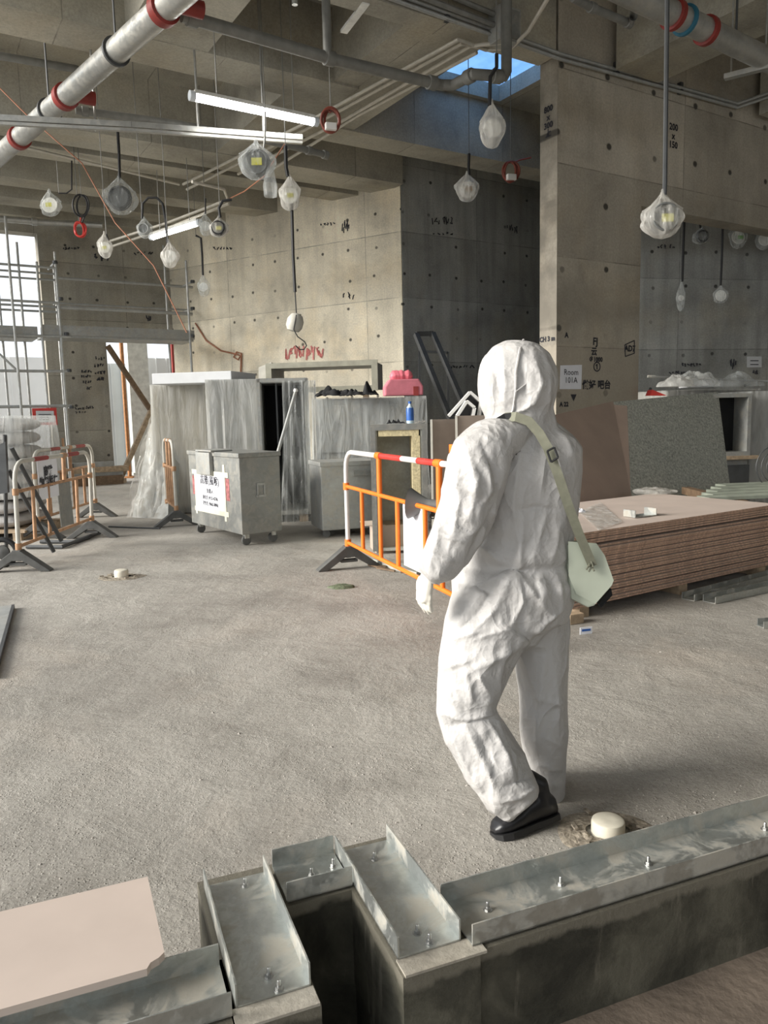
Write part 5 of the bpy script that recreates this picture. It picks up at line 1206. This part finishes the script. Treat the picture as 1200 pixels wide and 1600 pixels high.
# tube lamps
def tube_lamp(label, pa_, pb2, z, power):
    a, b_ = Zp(*pa_, z), Zp(*pb2, z); d = (b_-a).normalized(); t = thing('tube_lamp', label, 'lamp', (a+b_)/2, group='tube lamps')
    MB().bar(a+d*.05+Vector((0, 0, .035)), b_-d*.05+Vector((0, 0, .035)), .09, .05).build('housing', 'lamp_white', t)
    MB().tube([a+d*.05, b_-d*.05], .05, 12).build('diffuser', 'lamp_tube', t, True)
    for p, q_ in ((a, a+d*.06), (b_-d*.06, b_)): MB().tube([p, q_], .055, 12).build('end_cap', 'lamp_end', t, True)
    for f_ in (.2, .8):
        p = a.lerp(b_, f_); MB().tube([p+Vector((0, 0, .05)), Vector((p.x, p.y, ZSLAB))], .008, 6).build('drop_rod', 'galvanised_pipe', t, True)
    return t
tube_lamp('lit white tube lamp hanging above the galvanised trunking', (296, 149), (496, 191), 4.86, 1)
tube_lamp('lit white tube lamp hanging low before the pale wall, among bagged fittings', (236, 371), (313, 347), 4.55, 1)
# conduits
for i, (pts, z, lab) in enumerate((([(286, 288), (470, 196), (716, 62), (760, 78)], 5.5, 'pale conduit nearest the tube lamp, running diagonally under the beams'), ([(292, 296), (478, 202), (722, 68), (772, 80)], 5.5, 'pale conduit running diagonally beside the first one'), ([(372, 272), (540, 186), (735, 72), (790, 66)], 5.5, 'third pale conduit of the diagonal bundle, with red coil'), ([(420, 268), (560, 180), (745, 82)], 5.5, 'outermost pale conduit of the diagonal bundle'), ([(168, 378), (262, 348), (356, 312), (350, 296), (300, 284)], 4.72, 'pale conduit pair end carrying the low tube lamp'), ([(172, 386), (268, 354), (358, 318)], 4.72, 'lower pale conduit carrying the low tube lamp'))):
    piperun('conduit', lab, pts, z, .022, 'conduit', 'conduit', 8, 'pale conduits')
piperun('beam_conduit', 'thin pale conduit along the far beam behind the bagged fittings', [(30, 228), (280, 288)], 5.52, .022, 'conduit', 'conduit', 8)
piperun('wall_pipe', 'shiny pipe along the top of the dark wall', [(480, 198), (560, 202), (640, 222), (740, 244), (842, 256)], 5.9, .035, 'galvanised_pipe', 'pipe', 10)
piperun('wall_pipe', 'second shiny pipe beside the first above the dark wall', [(735, 248), (842, 264)], 5.85, .03, 'galvanised_pipe', 'pipe', 10)
def blade(x, y, off=.05): return hpx(x, y, PB-D2*off, 58)
for i, (y0, y1, y2) in enumerate(((-14, 84, 166), (-4, 92, 172), (8, 99, 177))):
    if i == 2: continue
    t = thing('wall_conduit', ['upper conduit along the top of the smooth blade wall', 'lower conduit along the top of the smooth blade wall'][i], 'conduit', blade(875, y1), group='conduits on the blade wall')
    MB().tube([blade(605, y0), blade(875, y1), blade(1152, y2-4)], .022, 8).build('run', 'steel_tube', t, True)
    for x_ in (700, 965, 1065): 
        f_ = (x_-605)/(1152-605); p = blade(x_, y0+(y2-4-y0)*f_); MB().box(p+D2*.02, (.05, .06, .09), rz_of(58)).build('clip', 'steel_dark', t)
    MB().tube([blade(1152, y2-4), blade(1152, y2-4)+Vector((.5, .0, .15))], .022, 8).build('bend', 'steel_tube', t, True)
for i, (pts) in enumerate(([(640, -12), (780, 42)], [(690, -12), (800, 34)])):
    t = thing('beam_conduit', ['dark conduit under the upper edge of the blade beam', 'second dark conduit above the junction box'][i], 'conduit', blade(*pts[0], .1)); MB().tube([blade(*p, .12) for p in pts], .03, 8).build('run', 'conduit_dark', t, True)
jb = blade(788, 44, .12); t = thing('junction_box', 'grey steel junction box fixed on the blade beam', 'box', jb); MB().box(jb, (.30, .22, .36), rz_of(58)).build('box_body', 'galvanised_duct', t, bevel=.01); MB().box(jb-D2*.115, (.24, .01, .30), rz_of(58)).build('cover', 'galvanised_box', t)
piperun('conduit', 'pale conduit bending from the junction box up to the right', [(760, 78), (800, 74), (826, 48), (862, -12)], 5.5, .022, 'conduit', 'conduit', 8)
# right ceiling
t, P_ = piperun('main_pipe', 'large silver steel pipe with red couplings and a blue band on the right', [(930, -36), (1250, 118)], 5.0, .11, 'galvanised_pipe', n=22)
collars(t, P_, [frac(1052), frac(1104)], .11, 'red_paint', .035); collars(t, P_, [frac(1070)], .112, 'blue_tape', .02, 'blue_band')
for px_ in (1000, 1150):
    p = P_[0].lerp(P_[1], frac(px_)); MB().tube([p+Vector((0, 0, .1)), Vector((p.x, p.y, ZSLAB))], .012, 6).build('hanger_rod', 'steel_dark', t, True)
piperun('drain_pipe', 'small grey pipe with an elbow near the right ceiling beam', [(895, -4), (925, 12), (985, 37), (990, 26), (992, -30, 6.4)], 5.4, .04, 'conduit_dark', cl=[(1, .0), (1, .95)])
p, q_ = Zp(1132, 121, 4.9), Zp(1240, 94, 4.9); t = thing('hung_strut', 'short galvanised strut hung at the right under the beams', 'strut', p); MB().bar(p, q_, .08, .05).build('strut', 'galvanised_pipe', t)
for f_ in (.1, .6): r__ = p.lerp(q_, f_); MB().tube([r__, Vector((r__.x, r__.y, ZSLAB))], .01, 6).build('drop_rod', 'galvanised_pipe', t, True)
t = thing('slotted_bracket', 'white slotted bracket under the slab near the branch pipe', 'bracket', Zp(555, 30, 5.9)); MB().bar(Zp(537, 50, 5.6), Zp(572, 4, 5.6), .08, .03).build('plate', 'lamp_white', t); MB().tube([Zp(554, 28, 5.6), Zp(554, 28, 5.6)+Vector((0, 0, .9))], .012, 6).build('drop_rod', 'steel_dark', t)
# blue sheet over the roof opening
t = thing('blue_tarpaulin', 'bright blue sheet laid over the square roof opening', 'tarpaulin', UV((HU0+HU1)/2, (HV0+HV1)/2, ZSLAB+.25))
def tf(u, v): p = UV(HU0-.35+(HU1-HU0+.7)*u, HV0-.35+(HV1-HV0+.7)*v, ZSLAB+.26+.02*abs(noise.noise(Vector((u*3, v*3, 1))))); return p
MB().grid(tf, 12, 12).build('sheet', 'blue_tarp', t, True)

# ================================================================ BAGGED FITTINGS
def fitting(label, cx, cy, rx, ry, Y, cable, filmm='film_bag', label_col=None, coil=None, tail=False, seed=0, cmat='cable_black', cr=.012, cat='bagged lamp'):
    c = Dp(cx, cy, Y); w_, h_ = px2m(rx, Y), px2m(ry, Y)
    t = thing('bagged_lamp', label, cat, c+Vector((0, 0, h_)), group='bagged lamp fittings')
    if cable:
        P_ = [Dp(x, y, Y) for x, y in cable]
        MB().tube(P_, cr, 8).build('cable', cmat, t, True)
    b = MB(); n, rows = 26, 16
    def fn(u, v):
        a = u*2*math.pi; zz = 1-2*v
        rr = math.sqrt(max(0, 1-zz*zz))*(1.0 if zz < .2 else (1-.75*((zz-.2)/.8)**.8))
        rr = max(rr, .10 if zz > .5 else .02)
        ca, sa = math.cos(a), math.sin(a)
        k_ = 1+.22*noise.noise(Vector((ca*1.4, sa*1.4, v*1.4+seed)))
        k_ += .42*(abs(noise.noise(Vector((ca*2.6, sa*2.6, v*2.2+seed*2))))-.25)+.26*(abs(noise.noise(Vector((ca*7, sa*7, v*2.5+seed))))-.2)
        k_ += .14*math.sin(a*9+seed+2*noise.noise(Vector((ca, sa, v*2))))*max(0, zz+.1)
        dz_ = .10*noise.noise(Vector((ca*2, sa*2, seed+5)))*(1-abs(zz))
        return c+Vector((ca*rr*w_*k_, sa*rr*w_*.75*k_, (zz+dz_)*h_))
    b.grid(fn, 44, 26); b.build('plastic_bag', filmm, t, True)
    if cable and P_[0].z < 5.5: MB().tube([P_[0], Vector((P_[0].x, P_[0].y, ZSLAB))], .006, 6).build('drop_wire', 'conduit_dark', t, True)
    rf = MB(); q = Vector((0, -1, .15)).to_track_quat('Z', 'Y').to_matrix(); rr = min(w_, h_)*.78
    rf.lathe([(rr*.2, -.10*rr), (rr*.8, -.05*rr), (rr, .12*rr), (rr*.96, .16*rr), (rr*.5, .06*rr), (rr*.1, .05*rr)], 20, c-Vector((0, 0, h_*.15)), q); rf.build('lamp_head', 'lamp_white' if not coil else 'grey_plastic', t, True)
    if coil:
        for k_ in range(3):
            MB().tube([c+Vector((math.cos(a)*rr*(.95-.06*k_), -.12*rr-.03*k_, math.sin(a)*rr*(.95-.05*k_)-h_*.15)) for a in [i*math.pi/10 for i in range(20)]], .05*rr+.004, 6, closed=True).build('cable_coil', coil, t, True)
    if label_col: MB().box(c+Vector((rr*.1, -w_*.55, -h_*.2)), (rr*.75, .01, rr*.5)).build('sticker', label_col, t)
    MB().tube([c+Vector((0, 0, h_*.72)), c+Vector((0, 0, h_*1.12))], w_*.13, 8, radii=[w_*.16, w_*.08]).build('tied_neck', filmm, t, True)
    if tail: MB().lathe([(w_*.1, 0), (w_*.25, -h_*.4), (w_*.42, -h_*1.2), (w_*.38, -h_*1.7), (w_*.1, -h_*1.72)], 9, c+Vector((w_*.75, -.05, -h_*.2))).build('bag_tail', filmm, t, True)
    return t
fitting('bagged reflector with yellow sticker hanging above the window', 78, 318, 15, 19, 13.0, [(92, 302), (104, 302), (112, 296), (112, 250)], 'film_bag_clear', 'label_yellow', None, seed=1)
fitting('large clear bag with a black cable coil on a straight drop', 188, 306, 23, 28, 11.8, [(184, 206), (186, 240), (187, 282)], 'film_bag_clear', None, 'cable_black', seed=2, cr=.022)
fitting('small bagged round lamp under an arched black cable', 226, 356, 11, 16, 11.2, [(222, 342), (223, 318), (232, 309), (245, 309), (254, 318), (259, 345), (262, 380)], 'film_bag_clear', None, 'steel_tube', seed=3, cr=.018)
fitting('white knotted bag on the end of the arched cable below the low tube lamp', 265, 398, 13, 20, 11.1, [(262, 375), (263, 384)], 'film_bag', None, None, seed=4)
fitting('narrow white bag with yellow patch at the end of the pale conduit', 164, 384, 11, 19, 11.3, [(166, 366), (170, 376)], 'film_bag', 'label_yellow', None, seed=5)
fitting('grey bag with black coil on a hooked cable right of the low tube lamp', 342, 355, 14, 15, 11.0, [(344, 340), (342, 325), (348, 314), (362, 312)], 'film_bag', 'label_yellow', 'cable_black', seed=6, cr=.02)
fitting('small clear bag behind the low tube lamp', 321, 351, 10, 17, 12.5, [(321, 334), (321, 310)], 'film_bag_clear', None, None, seed=7)
fitting('big clear bag with yellow sticker and hanging white tail under the trunking', 401, 251, 26, 28, 9.0, [(414, 175), (414, 215), (412, 232)], 'film_bag_clear', 'label_yellow', 'grey_plastic', True, seed=8, cmat='galvanised_pipe')
fitting('long white bag with wire loop at the top of the long black drop cable', 453, 302, 16, 26, 9.3, [(446, 228), (447, 262), (450, 276)], 'film_bag', 'label_yellow', None, seed=9, cr=.022)
fitting('clear bagged bulb on a cable before the far corner', 318, 446, 9, 17, 15.0, [(306, 368), (314, 372), (316, 400), (317, 430)], 'film_bag_clear', None, None, seed=10, cr=.02)
fitting('white crumpled bag hanging under the blue roof opening', 769, 196, 18, 33, 8.6, [(776, 84), (776, 105), (766, 120), (765, 165)], 'film_bag', None, None, seed=11, cr=.02)
fitting('beige bag hanging before the dark wall on a short black cable', 730, 293, 17, 21, 11.6, [(733, 240), (732, 262), (733, 274)], 'film_bag', 'wood', None, seed=12, cr=.02)
fitting('large white bag with green-yellow lamp on the long rod by the blade wall', 1035, 337, 29, 34, 5.6, [(1043, -40), (1039, 285), (1038, 305)], 'film_bag', 'label_yellow', 'grey_plastic', seed=13, cmat='steel_dark', cr=.017)
fitting('clear bag with green label beyond the lintel', 1153, 368, 13, 20, 13.0, [(1150, 330), (1152, 350)], 'film_bag_clear', 'label_green', None, seed=14)
fitting('clear bag beyond the lintel near the right wall', 1194, 372, 12, 18, 13.0, [(1192, 340), (1194, 356)], 'film_bag_clear', None, None, seed=15)
fitting('small clear bag on the end of a thin black drop beyond the lintel', 1126, 460, 11, 14, 12.6, [(1130, 318), (1128, 400), (1126, 446)], 'film_bag_clear', None, None, seed=16, cr=.018)
fitting('dim round lamp disc beyond the lintel', 1096, 368, 12, 13, 12.9, [(1093, 320), (1094, 356)], 'film_bag_clear', None, 'steel_dark', seed=17, cr=.018)
fitting('dark slim bag on the long black drop beyond the lintel', 1064, 462, 6, 24, 12.6, [(1070, 318), (1066, 440)], 'film_bag_clear', None, None, seed=18, cr=.02)
# long drop with beige socket and hook
t = thing('drop_socket', 'beige socket on a long black drop cable with a curled lead', 'socket', Dp(461, 488, 9.3))
MB().tube([Dp(456, 300, 9.42), Dp(456, 326, 9.3), Dp(458, 400, 9.3), Dp(461, 456, 9.3)], .018, 8).build('drop_cable', 'cable_black', t, True); MB().tube([Dp(461, 456, 9.3), Dp(463, 490, 9.3)], .008, 6).build('thin_cable', 'cable_black', t, True)
sk_ = MB().lathe([(.02, .11), (.07, .09), (.10, .03), (.10, -.05), (.07, -.10), (.01, -.11)], 16, Dp(461, 504, 9.3), Matrix.Rotation(.3, 3, 'Y')); sk_.build('socket_body', 'white_dusty', t, True); MB().tube([Dp(x, y, 9.2) for x, y in ((463, 492), (459, 515), (465, 526), (476, 534), (479, 540), (475, 546), (468, 546), (462, 540))], .007, 6).build('curled_lead', 'cable_black', t, True)
# coils
def coil(label, cx, cy, r_, Y, mat, hang, n=4, white=False, name='cable_coil', sy=1.15):
    c = Dp(cx, cy, Y); rr = px2m(r_, Y); t = thing(name, label, 'cable coil', c+Vector((0, 0, rr)), group='hanging cable coils'); rn = random.Random(cx)
    for k_ in range(n):
        o_ = Vector((rn.uniform(-.15, .15)*rr, rn.uniform(-.2, .2)*rr, rn.uniform(-.1, .1)*rr)); f_ = rn.uniform(.6, 1)
        MB().tube([c+o_+Vector((math.cos(a)*rr*f_, math.sin(a+k_)*rr*.25, math.sin(a)*rr*sy)) for a in [i*math.pi/11 for i in range(22)]], .014, 6, closed=True).build('loop', mat, t, True)
    if hang: MB().tube([Dp(x, y, Y) for x, y in hang], .012, 6).build('lead', mat, t, True)
    zc_ = c.z+rr; MB().tube([c+Vector((0, 0, rr*.9)), Vector((c.x, c.y, ZSLAB))], .006, 6).build('drop_wire', 'conduit_dark', t, True)
    if white: MB().box(c+Vector((0, -.05, -rr*.8)), (rr*1.2, rr*.6, rr*.7), .3).build('plug_box', 'white_plastic', t, bevel=.01)
coil('black cable coil hanging above the small red coil', 128, 322, 14, 12.6, 'cable_black', [(133, 337), (128, 348)], 2)
coil('small red bagged coil below the black cable coil', 124, 358, 9, 12.6, 'red_plastic', [(125, 350), (126, 340)], 4)
coil('red-brown coil with a white socket at the lit lamp end', 517, 188, 14, 8.6, 'cable_red', [(517, 176), (512, 172)], 5, True)
coil('red-brown coil with a white socket hanging before the dark wall', 798, 268, 12, 11.8, 'cable_red', [(800, 256), (812, 250), (830, 246)], 5, True)
for pts, Y, lab in (([(-230, -60), (-20, 118), (40, 178), (128, 255), (180, 348), (240, 415), (292, 520)], 10.5, 'orange cable strung from the upper left towards the scaffold'), ([], 9.5, '')):
    if not pts: continue
    t = thing('orange_cable', lab, 'cable', Dp(*pts[0], Y)); MB().tube([Dp(x, y, Y) for x, y in pts], .009, 6).build('lead', 'cable_orange', t, True)
oc = [Zp(355, 312, 4.74), Dp(382, 299, 11.0), Dp(412, 276, 10.0), Zp(452, 214, 4.75)]
t = thing('orange_cable', 'orange cable looping up past the big clear bag to the trunking', 'cable', oc[0]); MB().tube(oc, .009, 6).build('lead', 'cable_orange', t, True)
def litp(x, y, off=.03): a = R(ANG_L); n_ = Vector((math.cos(a), -math.sin(a), 0)); return on_plane(x, y, PL+n_*off*(-1 if n_.y > 0 else 1), n_)
t = thing('orange_cable', 'orange cable looped down the pale wall above the wrapped units', 'cable', litp(310, 520)); MB().tube([litp(x, y) for x, y in ((305, 505), (322, 532), (345, 548), (368, 553), (376, 556), (372, 562), (365, 558), (370, 550), (377, 552), (376, 585))], .018, 6).build('lead', 'cable_orange', t, True)

# ================================================================ WRITING ON THE WALLS
def adopt(o, wall):
    bpy.context.view_layer.update(); o.parent = wall; o.matrix_parent_inverse = wall.matrix_world.inverted(); return o
UPZ = Vector((0, 0, 1))
def wtext(wall, txt, x, y, size, pl, xd, mat='ink', lift=.004, bold=.004, name='wall_writing'):
    p = pl(x, y); o = text_mesh(txt, size, mat, name, p, xd, UPZ, None, lift, bold); return adopt(o, wall)
bl0 = lambda x, y: blade(x, y, .001)
sg = [bl0(874.5, 608), bl0(908, 608), bl0(909, 570), bl0(875.5, 571)]
rsn = thing('room_sign', 'white paper sign reading Room 101A on the blade wall', 'sign', sg[0]); MB().prism(sg, -D2*.004).build('sheet', 'paper', rsn)
rp = (sg[0]+sg[2])/2
for tx, dz in (('Room', .055), ('101A', -.045)): text_mesh(tx, .105, 'ink', 'lettering', rp+Vector((0, 0, dz))-D2*.005, D1, UPZ, rsn, .002, 0)
for tx, x, y, s_ in (('A', 885, 524, .09), ('FJ', 930, 534, .13), ('云', 928, 550, .11), ('Φ1000', 931, 562, .085), ('①', 932.5, 574, .15), ('做好 吧台', 932, 602, .125), ('▼', 896, 622, .10), ('AD7', 984, 545, .11), ('A 22', 881, 632, .08)):
    wtext(wall_right, tx, x, y, s_, bl0, D1)
for (p, q_) in (((976, 539), (991, 532)), ((991, 532), (991, 552)), ((991, 552), (977, 557)), ((977, 557), (976, 539))): adopt(MB().bar(bl0(*p), bl0(*q_), .012, .012).build('wall_writing', 'ink'), wall_right)
wtext(wall_right, '200\nx\n150', 1052, 213, .12, bl0, D1)
pend = lambda x, y: on_plane(x, y, PB-D1*.002, D1)
wtext(wall_right, '800\nx\n300\n上', 857, 190, .10, pend, -D2); wtext(wall_right, 'CH 3 m', 855, 530, .085, pend, -D2); wtext(wall_right, '▲', 856, 211, .06, pend, -D2)
rsc = random.Random(11)
def scribble(wall, pl, x, y, wpx, hpx_, mat='ink', n=5, r_=.010):
    b = MB()
    for k_ in range(n):
        cx = x+(k_/(max(n-1, 1))-.5)*wpx; pts = [(cx+rsc.uniform(-.5, .5)*wpx/n, y+rsc.uniform(-.5, .5)*hpx_) for _ in range(rsc.randint(3, 5))]
        b.tube([pl(*p) for p in pts], r_, 4)
    o = b.build('wall_writing', mat); o['kind'] = 'stuff'; return adopt(o, wall)
lw0 = lambda x, y: wpl(x, y, .005)
for (x, y, w_, h_, n) in ((110, 388, 24, 4, 6), (160, 400, 22, 16, 8), (224, 396, 26, 5, 6), (135, 580, 14, 5, 5), (134, 588, 12, 5, 5), (136, 597, 10, 5, 4), (139, 606, 6, 6, 3), (156, 560, 12, 7, 4), (155, 571, 12, 6, 4), (156, 582, 13, 7, 5), (157, 592, 9, 6, 4), (128, 638, 20, 4, 6), (126, 644, 14, 4, 4), (140, 636, 10, 4, 3), (232, 498, 6, 12, 4)): scribble(wall_left, lw0, x, y, w_, h_, n=n, r_=.012)
lit0 = lambda x, y: litp(x, y, .004)
for (x, y, w_, h_, n) in ((348, 388, 26, 5, 6), (512, 350, 20, 5, 5), (540, 355, 10, 22, 6), (545, 462, 14, 12, 3)): scribble(wall_back, lit0, x, y, w_, h_, n=n, r_=.012)
scribble(wall_back, lit0, 476, 552, 58, 24, 'ink_red', 14, .022)
dk0 = lambda x, y: hpx(x, y, PL+Vector((.02, 0, 0))-D2*.003, 58)
for (x, y, w_, h_, n) in ((690, 345, 30, 12, 6), (692, 365, 26, 4, 5), (800, 358, 14, 14, 6), (722, 573, 36, 5, 8), (700, 578, 6, 12, 4)): scribble(wall_rear, dk0, x, y, w_, h_, n=n, r_=.012)
PF0 = PF-Vector((math.sin(R(78)), math.cos(R(78)), 0))*2.3
fr0 = lambda x, y: hpx(x, y, PF0-Vector((-math.cos(R(78)), math.sin(R(78)), 0))*.003, 78)
for (x, y, w_, h_, n) in ((1060, 582, 26, 5, 7), (1080, 570, 28, 6, 7), (1145, 570, 8, 20, 5), (1180, 582, 6, 8, 3), (1040, 385, 24, 6, 5)): scribble(wall_far, fr0, x, y, w_, h_, n=n, r_=.011)
t = thing('room_sign', 'small white paper sign on the far dark wall beyond the opening', 'sign', fr0(1179, 566)); fq = [fr0(1167, 574), fr0(1190, 574), fr0(1190, 557), fr0(1167, 557)]; MB().prism(fq, (0, -.004, 0)).build('sheet', 'paper_grey', t)
for yy in (563, 569): MB().prism([fr0(1172, yy+1.4)-Vector((0, .006, 0)), fr0(1185, yy+1.4)-Vector((0, .006, 0)), fr0(1185, yy)-Vector((0, .006, 0)), fr0(1172, yy)-Vector((0, .006, 0))], (0, -.002, 0)).build('print_line', 'ink', t)
